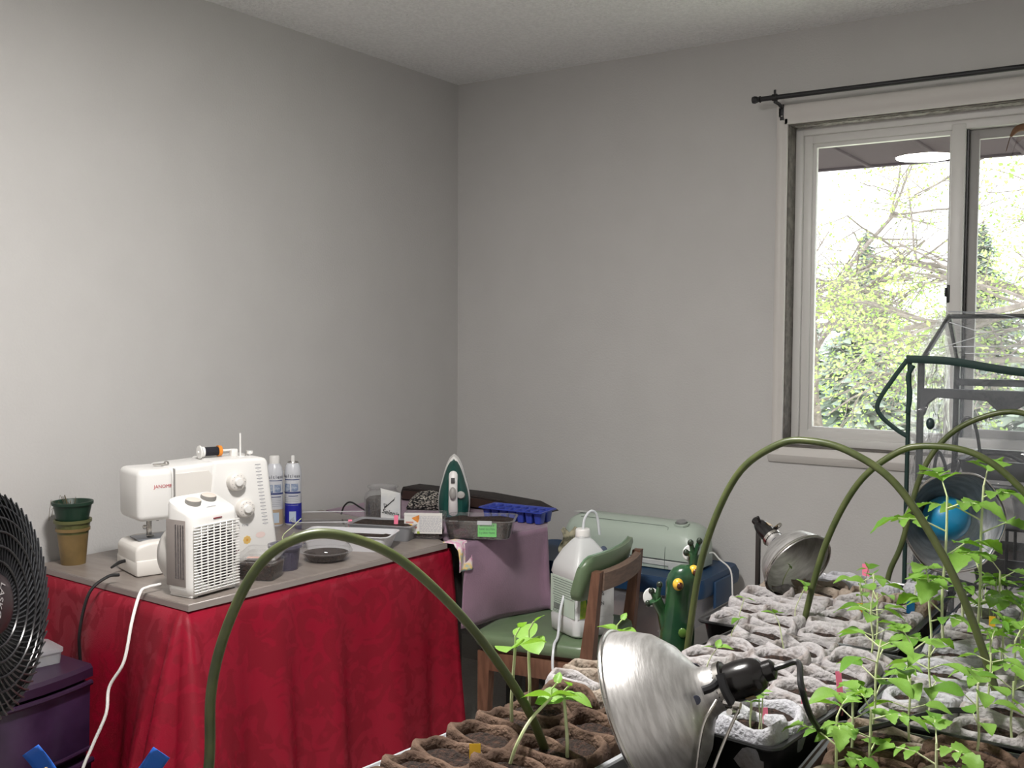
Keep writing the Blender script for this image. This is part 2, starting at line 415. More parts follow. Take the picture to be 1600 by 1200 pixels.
def leafy_tree(name, label, base, h, seed, spread=2.6, nleaf=5200, lean=(0, 0)):
    rnd = random.Random(seed); br = MB(); tips = []
    def grow(p, d, l, r, lv):
        pts = [p]; q = p.copy(); dd = d.copy()
        for i in range(4):
            dd = (dd+Vector((rnd.uniform(-.22, .22), rnd.uniform(-.22, .22), rnd.uniform(-.16, .12)))).normalized()
            q = q+dd*l/4; pts.append(q.copy())
        br.add(tube(pts, [r, r*.55], 5 if lv else 8, 2 if lv < 2 else 0))
        if lv >= 3 or (lv == 2 and rnd.random() < .4): tips.extend(pts[2:])
        if lv < 4:
            for i in range({0: 9, 1: 6, 2: 5, 3: 3}[lv]):
                t = rnd.uniform(.3, 1) if lv else rnd.uniform(.25, 1)
                k = t*4; j = min(3, int(k)); s = pts[j].lerp(pts[j+1], k-j)
                a = rnd.uniform(0, 2*PI); e = rnd.uniform(.5, 1.25)
                w = dd.orthogonal().normalized(); w.rotate(Matrix.Rotation(a, 3, dd))
                nd = (dd*math.cos(e)+w*math.sin(e)); nd.z = nd.z*.6-.03; nd.normalize()
                grow(s, nd, l*rnd.uniform(.42, .62), r*.42, lv+1)
    t = thing(name, label, 'tree', base)
    grow(Vector((0, 0, 0)), Vector((lean[0], lean[1], 1)).normalized(), h, .085, 0)
    part('branches', br.get(), m_bark, t)
    v = []; f = []
    for i in range(nleaf):
        c = rnd.choice(tips)+Vector((rnd.gauss(0, .06), rnd.gauss(0, .06), rnd.gauss(0, .06)))
        a = Vector((rnd.uniform(-1, 1), rnd.uniform(-1, 1), rnd.uniform(-1, .4))).normalized(); b = a.orthogonal().normalized(); s = rnd.uniform(.022, .05)
        o = len(v); v += [c, c+a*s*.5+b*s*.3, c+a*s, c+a*s*.5-b*s*.3]; f.append((o, o+1, o+2, o+3))
    lf = part('foliage', (v, f), m_spring, t, smooth=False); lf['kind'] = 'stuff'
    return t
leafy_tree('budding_tree', 'bare-branched tree with fresh pale green leaves close outside the window', (2.75, 4.9, GZ), 3.9, 5, nleaf=15000, lean=(-.42, 0))
leafy_tree('budding_tree', 'thin young leafy tree left of the bare-branched one outside', (-.9, 8.2, GZ), 2.6, 21, nleaf=1800)
leafy_tree('budding_tree', 'leafing tree behind the sliding window sash', (1.5, 8.0, GZ), 3.6, 33, nleaf=4500)
def spruce(label, base, h, rad, seed):
    rnd = random.Random(seed); t = thing('spruce_tree', label, 'tree', base, group='spruces beyond the lawn')
    part('trunk', tube([(0, 0, 0), (0, 0, h)], [.12, .02], 8), m_bark, t)
    v = []; f = []
    n = int(h*16)
    for i in range(n):
        k = i/n; z = h*(.08+.92*k); rr = rad*(1-k)**.9+.05
        for j in range(int(5+9*(1-k))):
            a = rnd.uniform(0, 2*PI); L_ = rr*rnd.uniform(.6, 1.1)
            d = Vector((math.cos(a), math.sin(a), -.28)); s = Vector((-math.sin(a), math.cos(a), 0))
            for q in range(4):
                p = Vector((0, 0, z))+d*L_*(q+1)/4; w = .16*(1.1-q/5)*rad
                o = len(v); v += [p-d*L_*.3, p+s*w-Vector((0, 0, .06)), p+d*L_*.12, p-s*w-Vector((0, 0, .06))]; f.append((o, o+1, o+2, o+3))
    q = part('foliage', (v, f), m_needle, t, smooth=False); q['kind'] = 'stuff'
spruce('tallest blue-green spruce seen through the left pane', (-2.5, 15.5, GZ), 3.9, 1.3, 1)
spruce('shorter spruce left of the tallest one outside', (-4.3, 17, GZ), 3.2, 1.3, 2)
spruce('spruce behind the meeting stile of the window', (-1.0, 18, GZ), 4.2, 1.4, 3)
spruce('spruce seen through the sliding window sash', (.7, 16, GZ), 3.4, 1.4, 4)

# ------------------------------------------------------------------ work table with red cloth and laminate board
TZ = .755                                              # top of the board
BOARD = [(.03, -1.955), (.712, -1.99), (.765, -1.07), (.52, -.93), (.035, -.86)]
tb = thing('work_table', 'wooden work table hidden under the red damask cloth', 'table', (.37, -1.5, 0))
part('table_top', prism([(x-.37+(.01 if x < .3 else -.012), y+1.5+(.012 if y < -1.5 else -.012)) for x, y in BOARD], .70, .728, 0, axis='z'), mat('dull_wood', (.2, .13, .08), .6), tb, smooth=False)
for lx, ly in ((-.28, -.42), (.26, -.42), (-.28, .38), (.3, .36)):
    part('leg', box(.05, .05, .70, .004, c=(lx, ly, 0)), MATS['dull_wood'], tb)
m_lam = mat('grey_laminate', rgb(122, 113, 107), .35, var=rgb(134, 125, 119), vscale=9, stretch=(1, 5, 1))
bd = part('laminate_board', prism(BOARD, TZ-.018, TZ, .002, 1, axis='z'), m_lam)
tag(bd, 'grey-brown laminate board lying on the red tablecloth', 'board')
part('edge_band', prism([(x+(.0015 if x > .3 else -.0005), y+(-.0015 if y < -1.5 else .0005)) for x, y in BOARD], TZ-.0165, TZ-.003, 0, axis='z'), mat('edge_band_grey', rgb(142, 134, 130), .5), bd, smooth=False)
# red damask cloth
m_red = mat('red_damask', rgb(172, 18, 38), .5, spec=.25)
nt, N, L, b = nodes_of(m_red)
tc = N.new('ShaderNodeTexCoord'); nz = N.new('ShaderNodeTexNoise'); nz.inputs['Scale'].default_value = 15; nz.inputs['Distortion'].default_value = 1.6; nz.inputs['Detail'].default_value = 2
rp = N.new('ShaderNodeValToRGB'); rp.color_ramp.elements[0].position = .47; rp.color_ramp.elements[1].position = .53
rp.color_ramp.elements[0].color = (*rgb(124, 10, 32), 1); rp.color_ramp.elements[1].color = (*rgb(136, 15, 39), 1)
r2 = N.new('ShaderNodeValToRGB'); r2.color_ramp.elements[0].position = .47; r2.color_ramp.elements[1].position = .53
r2.color_ramp.elements[0].color = (.6, .6, .6, 1); r2.color_ramp.elements[1].color = (.38, .38, .38, 1)
fz = N.new('ShaderNodeTexNoise'); fz.inputs['Scale'].default_value = 420
bp = N.new('ShaderNodeBump'); bp.inputs['Strength'].default_value = .25; bp.inputs['Distance'].default_value = .002
L.new(tc.outputs['Object'], nz.inputs[0]); L.new(nz.outputs[0], rp.inputs[0]); L.new(nz.outputs[0], r2.inputs[0]); L.new(rp.outputs[0], b.inputs['Base Color']); L.new(r2.outputs[0], b.inputs['Roughness'])
L.new(tc.outputs['Object'], fz.inputs[0]); L.new(fz.outputs[0], bp.inputs['Height']); L.new(bp.outputs[0], b.inputs['Normal'])
def draped(outline, z_top, z_bot, fold, nd=22):
    """outline: list of (x,y,nx,ny,s,corner); skirt follows it, flaring and folding as it drops; then closed over the top"""
    rows = []
    for j in range(nd+1):
        t = j/nd; row = []
        for x, y, nx, ny, s, c in outline:
            d = fold(s, t, c); z = z_top-(z_top-z_bot)*t
            if t < .08: z = z_top-(z_top-z_bot)*t*.9; 
            row.append((x+nx*d, y+ny*d, z))
        rows.append(row)
    n = len(outline); v = [p for r in rows for p in r]; f = []
    for j in range(nd):
        for i in range(n-1): f.append((j*n+i, (j+1)*n+i, (j+1)*n+i+1, j*n+i+1))
    f.append(tuple(range(n)))
    return v, f
def outline_of(pts, step=.012, r=.02):
    """open polyline with rounded corners -> samples with outward normals (left-hand side is inside)"""
    out = []; s = 0
    for i in range(len(pts)-1):
        a = Vector(pts[i]); b_ = Vector(pts[i+1]); d = (b_-a); l = d.length; d.normalize(); nn = Vector((d.y, -d.x))
        a2 = a+d*(r if i > 0 else 0); b2 = b_-d*(r if i < len(pts)-2 else 0); k = max(2, int((b2-a2).length/step))
        for j in range(k):
            p = a2.lerp(b2, j/(k-1)); out.append((p.x, p.y, nn.x, nn.y, s+(p-a2).length, 0))
        s += (b2-a2).length
        if i < len(pts)-2:
            c = Vector(pts[i+2]); d2 = (c-b_).normalized(); n2 = Vector((d2.y, -d2.x))
            for j in range(1, 14):
                q = j/14; nv = (nn.lerp(n2, q)).normalized(); ctr = b_-nn*r-n2*r if True else b_
                ctr = b_-(nn+n2)*r/(1+nn.dot(n2)); p = ctr+nv*r
                s += .006; out.append((p.x, p.y, nv.x, nv.y, s, math.sin(PI*q)))
    return out
def red_fold(s, t, c):
    a = t**.75
    if s < .66:                                        # table end: few broad folds
        k = (.5+.5*math.sin(s*19+.6+t*.9))**1.5*1.7
    else:                                              # long side: shallow uneven folds
        k = .55+.45*math.sin(s*27+1.6*math.sin(s*6.3)+t*.8)
    k2 = .5+.5*math.sin(s*58+2+t*1.4+math.sin(s*11))
    near = max(0, min(1, (s-.40)/.28)) if s < .70 else max(0, 1-(s-.74)/.10)
    near = near*near*(3-2*near)
    corner = c*(.10*t**.8)*(1+.3*math.sin(s*150+t))
    return .004+.058*a*k*(1-.4*near)+.012*a*k2+corner+.03*a+.13*near*t**.85
ol = outline_of([(.02, -1.965), (.705, -1.998), (.757, -1.045)])
rc = part('red_tablecloth', draped(ol, TZ-.02, .03, red_fold), m_red, angle=180, solid=.0015)
tag(rc, 'red damask tablecloth hanging in folds from the table', 'tablecloth')

# ------------------------------------------------------------------ mauve-covered stand in the corner
stand_out = [(.04, -1.025), (.80, -1.025), (.862, -.665), (.722, -.44), (.04, -.42)]
st = thing('low_stand', 'low table hidden beneath the mauve cloth', 'table', (.40, -.73, 0))
part('table_top', prism([(.045-.40, -.80+.73), (.52-.40, -.90+.73), (.775-.40, -1.01+.73), (.845-.40, -.67+.73), (.71-.40, -.45+.73), (.045-.40, -.43+.73)], .70, TZ-.0095, 0, axis='z'), mat('dark_stand', (.05, .045, .04), .8), st, smooth=False)
for lx, ly in ((-.32, -.02), (.30, -.22), (.36, .04), (-.32, .27)): part('leg', box(.04, .04, .70, .003, c=(lx, ly, 0)), MATS['dark_stand'], st)
m_mauve = mat('mauve_cloth', rgb(142, 112, 132), .9, var=rgb(122, 97, 116), vscale=6, sheen=.25, bump=.2, bscale=300)
def mauve_fold(s, t, c):
    a = t**.7
    return .003-.022*t+.010*a*math.sin(s*17+.5)+.034*a*max(0, math.sin(s*9+1.2-t*2.4))**2+.03*c*t
ol = outline_of([(.80, -1.028), (.866, -.66), (.722, -.43)], .01, .03)
mv = part('mauve_cloth', draped(ol, TZ-.004, .483, mauve_fold, 16), m_mauve, angle=180, solid=.002)
tag(mv, 'faded mauve cloth draped over the corner stand behind the chair', 'cloth')
top = part('cloth_top', prism([(.55, -.93), (.76, -1.04), (.79, -1.028), (.85, -.665), (.715, -.44), (.04, -.43), (.04, -.84)], TZ-.009, TZ-.003, 0, axis='z'), m_mauve, mv, smooth=False)
# tie-dyed strip
m_dye = mat('tie_dye', rgb(222, 214, 214), .9, var=rgb(150, 190, 205), vscale=22, bump=.2, bscale=200)
nt, N, L, b = nodes_of(m_dye)
rr = [n for n in N if n.type == 'VALTORGB'][0].color_ramp
for ps, cl_ in ((.40, rgb(225, 150, 190)), (.5, rgb(226, 216, 214)), (.56, rgb(240, 205, 120))):
    e = rr.elements.new(ps); e.color = (*cl_, 1)
def dyefn(u, v):
    s = v*.13; x0 = .745+.03*u*0
    y = -1.075+.065*u
    if s < .045: return (.752+s, y, TZ+.001-.0001*s)
    d = s-.045
    return (.792+.016*math.sin(min(1, d/.02)*PI/2)+.006*math.sin(u*6+d*30), y+d*.10, TZ-.002-d)
dy = part('tie_dye_cloth', grid(dyefn, 8, 18), m_dye, angle=180, solid=.002)
tag(dy, 'small pastel tie-dyed cloth hanging between red and mauve cloths', 'cloth')

# ------------------------------------------------------------------ things on the table
# nested pots
np_ = thing('nested_pots', 'stack of tan plastic cups with a dark green pot on top', 'plant pots', (.10, -1.885, TZ))
def cup(r0, r1, h, lip=.004): return lathe([(.0001, 0), (r0, 0), (r1, h-.008), (r1+lip, h-.008), (r1+lip, h), (r1, h), (r1-.003, h-.004), (r0-.002, .004), (.0001, .004)], 32)
m_tan = mat('tan_plastic', rgb(132, 108, 66), .5, var=rgb(110, 90, 54), vscale=14, trans=.15)
m_dkgreen = mat('dark_green_plastic', rgb(16, 46, 32), .45)
part('cup', cup(.032, .041, .10), m_tan, np_); part('cup', cup(.034, .0455, .075), mat('olive_cup', rgb(90, 92, 52), .45, trans=.1), np_, T(0, 0, .048))
part('pot', cup(.036, .050, .075), m_dkgreen, np_, T(0, 0, .097))
part('soil', lathe([(.0001, .06), (.02, .061), (.045, .058)], 20), m_soil, np_, T(0, 0, .097))
rnd = random.Random(4); b_ = MB()
for i in range(14):
    a = rnd.uniform(2.2, 4.6); b_.add(tube([(.04*math.cos(a), .04*math.sin(a), .16), (.055*math.cos(a), .055*math.sin(a), .17+rnd.uniform(-.01, .015)), ((.06+rnd.uniform(0, .025))*math.cos(a+rnd.uniform(-.2, .2)), .065*math.sin(a), .145+rnd.uniform(-.03, .02))], .0006, 4, 2))
part('dried_stems', b_.get(), mat('dried_stem', rgb(90, 80, 56), .8), np_)

# sewing machine: local x along its length, front is -y
sm = thing('sewing_machine', 'white sewing machine behind the small heater', 'sewing machine', (.358, -1.695, TZ), R(73))
part('bed', prism([(-.180, .004), (.0, .0), (.0, .085), (-.135, .088), (-.172, .082), (-.182, .07)], -.085, .06, .008, 3), m_white2, sm)
part('accessory_tray', box(.175, .155, .042, .006, c=(-.094, -.012, .001)), m_white2, sm)
part('needle_plate', box(.12, .07, .003, .001, c=(-.10, -.01, .087)), mat('plate_grey', (.3, .32, .36), .3, metal=.8), sm)
part('column', prism([(.015, 0), (.222, 0), (.19, .278), (.18, .288), (.03, .288), (.02, .2), (.015, .15)], -.085, .075, .010, 3), m_white, sm)
part('arm', prism([(-.09, .185), (.06, .19), (.06, .286), (-.09, .278)], -.08, .07, .010, 3), m_white, sm)
part('arm_recess', prism([(-.075, .195), (.015, .195), (.03, .215), (.028, .25), (.018, .264), (-.075, .262)], -.0815, -.0795, .001, 1), m_white2, sm)
part('head_cover', box(.096, .15, .135, .016, 4, c=(-.127, -.012, .142)), m_white, sm)
part('head_seam', box(.0025, .152, .13, c=(-.078, -.012, .146)), mat('seam_grey', (.3, .29, .28), .6), sm)
text('JANOME', .0125, mat('red_print', rgb(176, 30, 40), .6), sm, face_to((-.110, -.0876, .232), (0, -1, 0)))
part('foot_bar', merge(box(.012, .012, .06, .002, c=(-.12, -.01, .09)), box(.02, .006, .004, .001, c=(-.12, -.018, .091)), xf(sphere(.006, 10, 6), T(-.135, -.02, .118)), xf(sphere(.005, 10, 6), T(-.102, -.025, .136))), m_steel, sm)
part('needle', tube([(-.125, -.018, .142), (-.125, -.018, .094)], .0009, 6), m_steel, sm)
for dx, dz, r in ((.092, .228, .026), (.117, .152, .026)):
    d_ = part('dial', xf(lathe([(.0001, .022), (r*.72, .022), (r*.92, .018), (r, .008), (r*1.02, 0), (r*1.02, -.004)], 36), T(dx, -.085, dz) @ RX(R(90))), m_white2, sm)
    part('dial_cap', xf(lathe([(.0001, .030), (r*.38, .029), (r*.48, .022), (r*.48, .020)], 28), T(dx, -.085, dz) @ RX(R(90))), m_white, d_)
    tk = MB()
    for k in range(11):
        a = k*2*PI/11; tk.add(box(.002, .0004, .002, c=(dx+r*.7*math.cos(a), -.1072, dz+r*.7*math.sin(a)-.001)))
    part('tick_marks', tk.get(), mat('pale_print', (.3, .3, .32), .7), d_, smooth=False)
part('small_dial', xf(lathe([(.0001, .014), (.011, .013), (.013, .004), (.0135, -.002)], 24), T(.085, -.085, .098) @ RX(R(90))), m_white2, sm)
part('dial_recess', xf(lathe([(.0001, .002), (.018, .0018), (.019, 0)], 28), T(.085, -.085, .101) @ RX(R(90))), mat('recess_grey', (.42, .41, .4), .6), sm)
ch = MB()
for k in range(18):
    z_ = .268-k*.0098; ch.add(box(.016, .0004, .0028, c=(.158+k*.0013, -.0852, z_)))
    ch.add(box(.007, .0004, .0006, c=(.158+k*.0013, -.0852, z_-.003)))
part('stitch_chart', ch.get(), mat('chart_print', (.42, .42, .44), .7), sm, smooth=False)
text('708', .0075, m_print, sm, face_to((.166, -.0853, .275), (0, -1, 0))) if False else None
text('TYPE', .0085, MATS['pale_print'], sm, face_to((.12, -.0855, .103), (0, -1, 0)))
text('My', .024, mat('maroon_print', rgb(92, 40, 56), .7), sm, face_to((.085, -.0855, .035), (0, -1, 0)), shear=.25)
fl = MB()
for k in range(8):
    a = k*PI/4; fl.add(xf(lathe([(.0001, .0004), (.0045, .0004)], 10), T(.125+.0075*math.cos(a), -.0852, .062+.0075*math.sin(a)) @ RX(R(90))))
part('flower_print', fl.get(), mat('flower_print', rgb(232, 196, 120), .7), sm, smooth=False)
part('flower_centre', xf(lathe([(.0001, .0006), (.0035, .0006)], 10), T(.125, -.0854, .062) @ RX(R(90))), mat('flower_centre', rgb(214, 150, 50), .7), sm, smooth=False)
part('badge_print', xf(lathe([(.0001, .0004), (.012, .0004)], 16), T(.165, -.0852, .072) @ RX(R(90)) @ Matrix.Diagonal((1.2, .7, 1, 1))), mat('badge_print', rgb(226, 205, 200), .7), sm, smooth=False)
part('spool_pin', tube([(.02, .0, .305), (.135, .0, .305)], .003, 8), m_white, sm)
part('spool_cap', xf(lathe([(.0001, -.004), (.018, -.004), (.018, 0), (.0001, .001)], 24), T(.028, 0, .305) @ RY(R(90))), m_white, sm)
part('pin_holder', box(.02, .02, .024, .004, c=(.125, 0, .284)), m_white, sm)
part('bobbin_winder', merge(xf(tube([(0, 0, 0), (0, 0, .07)], .0026, 8), T(.132, -.03, .284)), xf(lathe([(.0001, .004), (.012, .004), (.012, 0)], 20), T(.132, -.03, .286)), xf(lathe([(.0001, .016), (.009, .015), (.009, .008), (.003, .006), (.003, 0)], 18), T(.165, -.02, .286))), m_white, sm)
part('thread_guide', merge(box(.04, .012, .004, .001, c=(-.09, -.02, .28)), xf(lathe([(.0001, .008), (.006, .006), (.008, 0)], 14), T(-.075, -.02, .282))), m_steel, sm)
part('bobbin_stop', merge(tube([(-.03+.18, -.02, .284), (.155, -.02, .30), (.15, -.026, .304)], .0012, 6)), m_steel, sm)
part('power_lead', tube([(-.175, .0, .03), (-.20, -.012, .03), (-.225, -.025, .022)], [.0045, .005, .003], 8, 3), m_black, sm)
M_sm = T(.358, -1.695, TZ) @ RZ(R(73))
sp = thing('thread_spool', 'spool of black thread with an orange end on the sewing machine', 'thread spool', M=M_sm @ T(.03, 0, .305) @ RY(R(90)))
part('thread', lathe([(.0062, .008), (.0125, .008), (.0125, .048), (.0062, .048)], 24), mat('black_thread', (.012, .012, .02), .8, bump=.5, bscale=900), sp)
part('flange', lathe([(.0062, .001), (.0145, .001), (.0145, .008), (.0062, .008)], 24, True), m_white, sp)
part('flange', lathe([(.0062, .048), (.0155, .048), (.0145, .058), (.0062, .06)], 24, True), mat('orange_plastic', rgb(226, 140, 50), .5), sp)
bc = part('power_cord', tube([(.402, -1.955, .777), (.395, -1.985, .776), (.388, -2.03, .745), (.374, -2.048, .655), (.368, -2.045, .58), (.36, -2.03, .40), (.33, -2.03, .03)], .0042, 8, 6), m_black)
bc.parent = sm; bc.matrix_parent_inverse = (T(.358, -1.695, TZ) @ RZ(R(73))).inverted(); bc['label'] = 'black power cord'

# fan heater: front is -y local -> faces the room
ht = thing('fan_heater', 'small white fan heater at the near corner of the table', 'heater', (.636, -1.884, TZ), R(93)); ht.scale = (1, 1, .89)
hw, hd = .0765, .047
def hprof(k, z):   # rounded body ring, slimmer on top
    return [(x, y, z) for x, y in rrect(hw*k, hd*k, .022*k, 6)]
def sring(k, zf, zb, yshift=0):
    return [(x, y+yshift, zf+(zb-zf)*(y+hd)/(2*hd)) for x, y in rrect(hw*k, hd*k, .022*k, 6)]
part('body', loft([hprof(.93, .006), hprof(.985, .012), hprof(1, .03), hprof(1, .19), sring(1, .214, .25), sring(.97, .222, .262), sring(.86, .228, .268)]), m_white, ht)
part('side_panel', box(.002, .066, .18, .001, c=(-hw+.0, .008, .03)), mat('panel_grey', rgb(146, 138, 134), .5), ht)
wl = MB(); rnd = random.Random(2)
for c_ in range(4):
    for k in range(46):
        wl.add(box(.0006, .0030+.0022*rnd.random(), .0014, c=(-hw-.0014, -.018+c_*.0085, .052+k*.0032)))
part('warning_print', wl.get(), mat('warning_print', rgb(84, 80, 84), .7), ht, smooth=False)
part('rear_housing', xf(lathe([(.0001, .066), (.04, .063), (.062, .05), (.073, .028), (.075, 0), (.075, -.02)], 40), T(0, hd-.004, .10) @ RX(R(-90)) @ Matrix.Diagonal((1, 1.25, 1, 1))), mat('housing_white', (.62, .6, .57), .45), ht)
part('grille_recess', xf(lathe([(.0001, .0012), (.061, .001), (.063, 0)], 44), T(0, -hd-.0002, .104) @ RX(R(90)) @ Matrix.Diagonal((1, 1.3, 1, 1))), mat('heater_dark', rgb(46, 38, 42), .8), ht)
sl = mesh('slat', box(.146, .004, .0030, .001, 1, c=(0, 0, 0)), m_white)
for k in range(24): link('slat', sl, ht, T(0, -hd-.0025, .014+k*.0078))
sv = mesh('grille_bar', box(.0032, .004, .185, .001, 1), m_white)
for k in range(6): link('grille_bar', sv, ht, T(-.05+k*.02, -hd-.0025, .012))
part('indicator', box(.028, .002, .0035, .001, c=(.004, -hd-.001, .207)), mat('dark_red', rgb(120, 24, 44), .4), ht)
part('lettering_strip', box(.03, .0004, .002, c=(0, -.03, .2375)), MATS['pale_print'], ht, M=T(0, 0, 0), smooth=False)
for dx, dy in ((-.03, .002), (.028, .012)):
    kn = part('knob', lathe([(.019, 0), (.0195, .012), (.018, .016)], 32), mat('knob_grey', rgb(128, 126, 122), .5), ht, M=T(dx, dy, .243+dy*.33) @ RX(R(14)))
    part('knob_cap', lathe([(.018, .016), (.0001, .018)], 32), mat('knob_top', rgb(214, 200, 190), .5), kn)
for dx in (-.06, .06):
    part('foot', box(.022, .075, .008, .003, c=(dx, 0, -.0)), m_white, ht)
hc = part('power_cord', tube([(.552, -1.945, .772), (.553, -1.985, .772), (.56, -2.01, .764), (.590, -2.055, .71), (.600, -2.085, .625), (.572, -2.105, .565), (.58, -2.12, .508), (.565, -2.145, .44), (.55, -2.17, .365), (.52, -2.20, .18), (.50, -2.25, .012)], .0038, 8, 6), m_white)
hc.parent = ht; hc.matrix_parent_inverse = (T(.636, -1.884, TZ) @ RZ(R(93)) @ Matrix.Diagonal((1, 1, .89, 1))).inverted(); hc['label'] = 'white power cord'

# spray starch cans
def band(r, z0, z1, a0=0, a1=2*PI, e=.0004):
    n = max(4, int(28*(a1-a0)/(2*PI))); v = []; f = []
    for i in range(n+1):
        a = a0+(a1-a0)*i/n
        for z_ in (z0, z1): v.append(((r+e)*math.cos(a), (r+e)*math.sin(a), z_))
    for i in range(n): f.append((2*i, 2*i+2, 2*i+3, 2*i+1))
    return v, f
m_can = mat('can_white', rgb(206, 208, 214), .3)
def can(label, loc, rz, capped, base_m, words):
    t = thing('spray_can', label, 'spray can', loc, rz, 'spray cans by the wall')
    r = .0275
    part('body', lathe([(.0001, .002), (r-.002, 0), (r, .003), (r, .165), (r*.98, .178), (r*.86, .195), (r*.62, .206), (.0001, .208)], 32), m_can, t)
    if capped: part('cap', lathe([(.0165, .2), (.0165, .228), (.015, .231), (.0001, .231)], 24), m_white, t)
    else:
        part('rim', lathe([(.017, .203), (.0185, .206), (.017, .209), (.013, .208)], 24), m_steel, t)
        part('nozzle', lathe([(.006, .207), (.006, .226), (.0045, .229), (.0001, .229)], 14), m_white, t)
    part('base_band', band(r, .006, .056 if base_m != 'b' else .072), mat('can_tan', rgb(172, 150, 124), .4) if base_m != 'b' else mat('can_blue', rgb(36, 40, 150), .4), t)
    a0 = -PI/2
    part('picture_band', band(r, .112, .138, a0-1.0, a0-.1, .0006), mat('picture_blue', rgb(96, 116, 156), .5, var=rgb(170, 180, 196), vscale=90), t)
    part('picture_band', band(r, .112, .138, a0+.05, a0+.9, .0006), MATS['picture_blue'], t)
    part('stripe', band(r, .105, .111, a0-1.3, a0+1.3, .0006), mat('stripe_navy', rgb(60, 70, 120), .4), t)
    part('stripe', band(r, .150, .1525, a0-.9, a0+1.1, .0006), MATS['stripe_navy'], t)
    part('stripe', band(r, .096, .0985, a0-.3, a0+.9, .0006), MATS['stripe_navy'], t)
    for k in range(5): part('small_print', band(r, .066+k*.006, .0672+k*.006, a0-1.0, a0+.9, .0005), mat('faint_print', rgb(160, 164, 176), .6), t)
    part('label_panel', band(r, .012, .046, a0-.2, a0+.6, .0008), mat('panel_pale', rgb(176, 190, 206), .5), t)
    # curved lettering, each letter set round the can
    w = .0072
    for k, chh in enumerate(words):
        a = a0+(k-(len(words)-1)/2)*w/r
        M_ = face_to(((r+.0007)*math.cos(a), (r+.0007)*math.sin(a), .163), (math.cos(a), math.sin(a), 0))
        text(chh, .015, mat('can_lettering', rgb(52, 52, 70), .6), t, M_)
    return t
can('spray starch can with white cap and tan base, left of the pair', (.125, -1.168, TZ), R(42), True, 't', 'faultless')
can('spray starch can with blue base and bare white nozzle', (.157, -1.116, TZ), R(30), False, 'b', 'faultless')

# glass jar of soil, with paper label leaning on it
jar = thing('glass_jar', 'glass jar half filled with dark soil', 'jar', (.375, -.915, TZ))
part('glass', lathe([(.0001, .002), (.055, 0), (.062, .006), (.063, .085), (.058, .098), (.046, .107), (.045, .115), (.051, .118), (.051, .124), (.045, .125), (.0425, .116), (.043, .107), (.056, .097), (.06, .084), (.059, .008), (.0001, .005)], 40), m_jar, jar)
part('soil', lathe([(.0001, .006), (.057, .006), (.058, .075), (.05, .084), (.03, .08), (.0001, .083)], 28), m_soil, jar)
part('thread_ring', lathe([(.0505, .119), (.053, .1205), (.0505, .122)], 36), m_jar, jar)
jl = thing('paper_packet', 'white paper seed packet with handwriting leaning on the jar', 'seed packet', (.445, -.958, TZ), R(35))
part('packet', loft([[(x, y*1.0+.012*(z/.1), z) for x, y in ((-.032, -.004), (.032, -.004), (.032, .004), (-.032, .004))] for z in (0.0, .03, .09, .108)] + [[(-.034, .012, .124), (-.004, .014, .104), (-.004, .022, .104), (-.034, .02, .124)]]), mat('packet_paper', rgb(206, 206, 204), .8, var=rgb(186, 188, 192), vscale=12), jl, angle=20)
m_ink = mat('marker_ink', (.01, .01, .012), .7)
nrm = (0, -1, .11)
text('Selenia', .021, m_ink, jl, face_to((0, -.001, .044), nrm, (.25, 0, 1)), shear=.2)
part('ink_mark', merge(tube([(-.020, .0012, .062), (-.022, .0030, .074), (-.012, .0026, .071), (-.02, .001, .061)], .0011, 6), tube([(-.02, .0008, .060), (.012, .0052, .088)], .0014, 6), tube([(.010, .0045, .082), (.014, .006, .094)], .0006, 6)), m_ink, jl)

def container(name, label, cat, loc, rz, hx, hy, h, mt, soil=None, r=.018, taper=.88, seed=1, lip=.004):
    t = thing(name, label, cat, loc, rz)
    part('tray_body', tub(hx, hy, h, r, taper, .0015, lip), mt, t)
    if soil: part('soil', tubfill(hx, hy, soil, r, .955, seed, .008, .003, taper-.03), m_soil, t)
    return t
def stake(label, loc, rz, mt, w=.012, h=.05, tilt=0, group='coloured plant tags'):
    M_ = T(*loc) @ RZ(rz) @ RX(R(tilt))
    o = part('plant_tag', prism([(-w/2, .0), (-w*.15, -.02), (w*.15, -.02), (w/2, .0), (w/2, h), (-w/2, h)], -.0004, .0004, 0), mt, None, M_, smooth=False)
    return tag(o, label, 'plant tag', group)
# white tray, clear tub behind it, shallow clear lid
wt = container('white_tray', 'white plastic tray with a little soil in front of the soil tub', 'tray', (.568, -1.287, TZ), R(24), .135, .065, .046, mat('white_tray_plastic', rgb(212, 212, 216), .35), .030, .02, .86, 3)
ct = container('soil_tub', 'clear rectangular tub of soil with pink and yellow tags', 'tub', (.552, -1.107, TZ), R(18), .105, .06, .048, m_clear2, .042, .015, .9, 5)
stake('pink plant tag in the clear soil tub', (.595, -1.107, TZ+.04), R(30), m_pink, .013, .032, -8)
stake('yellow plant tag in the clear soil tub', (.639, -1.092, TZ+.042), R(30), m_yellow, .013, .012, -20)
stake('short pink tag at the left rim of the soil tub', (.454, -1.162, TZ+.045), R(30), m_pink, .012, .008, -30)
ld = container('shallow_tray', 'shallow clear plastic tray lying open by the wall', 'tray', (.29, -1.03, TZ), R(40), .155, .10, .026, m_clear, None, .04, .93)
part('grey_rim', tube([(x*.995, y*.995, .0255) for x, y in rrect(.155, .10, .04, 8)]+[(.155, .06, .0255)], .0016, 6), mat('rim_grey', (.5, .5, .52), .3), ld)
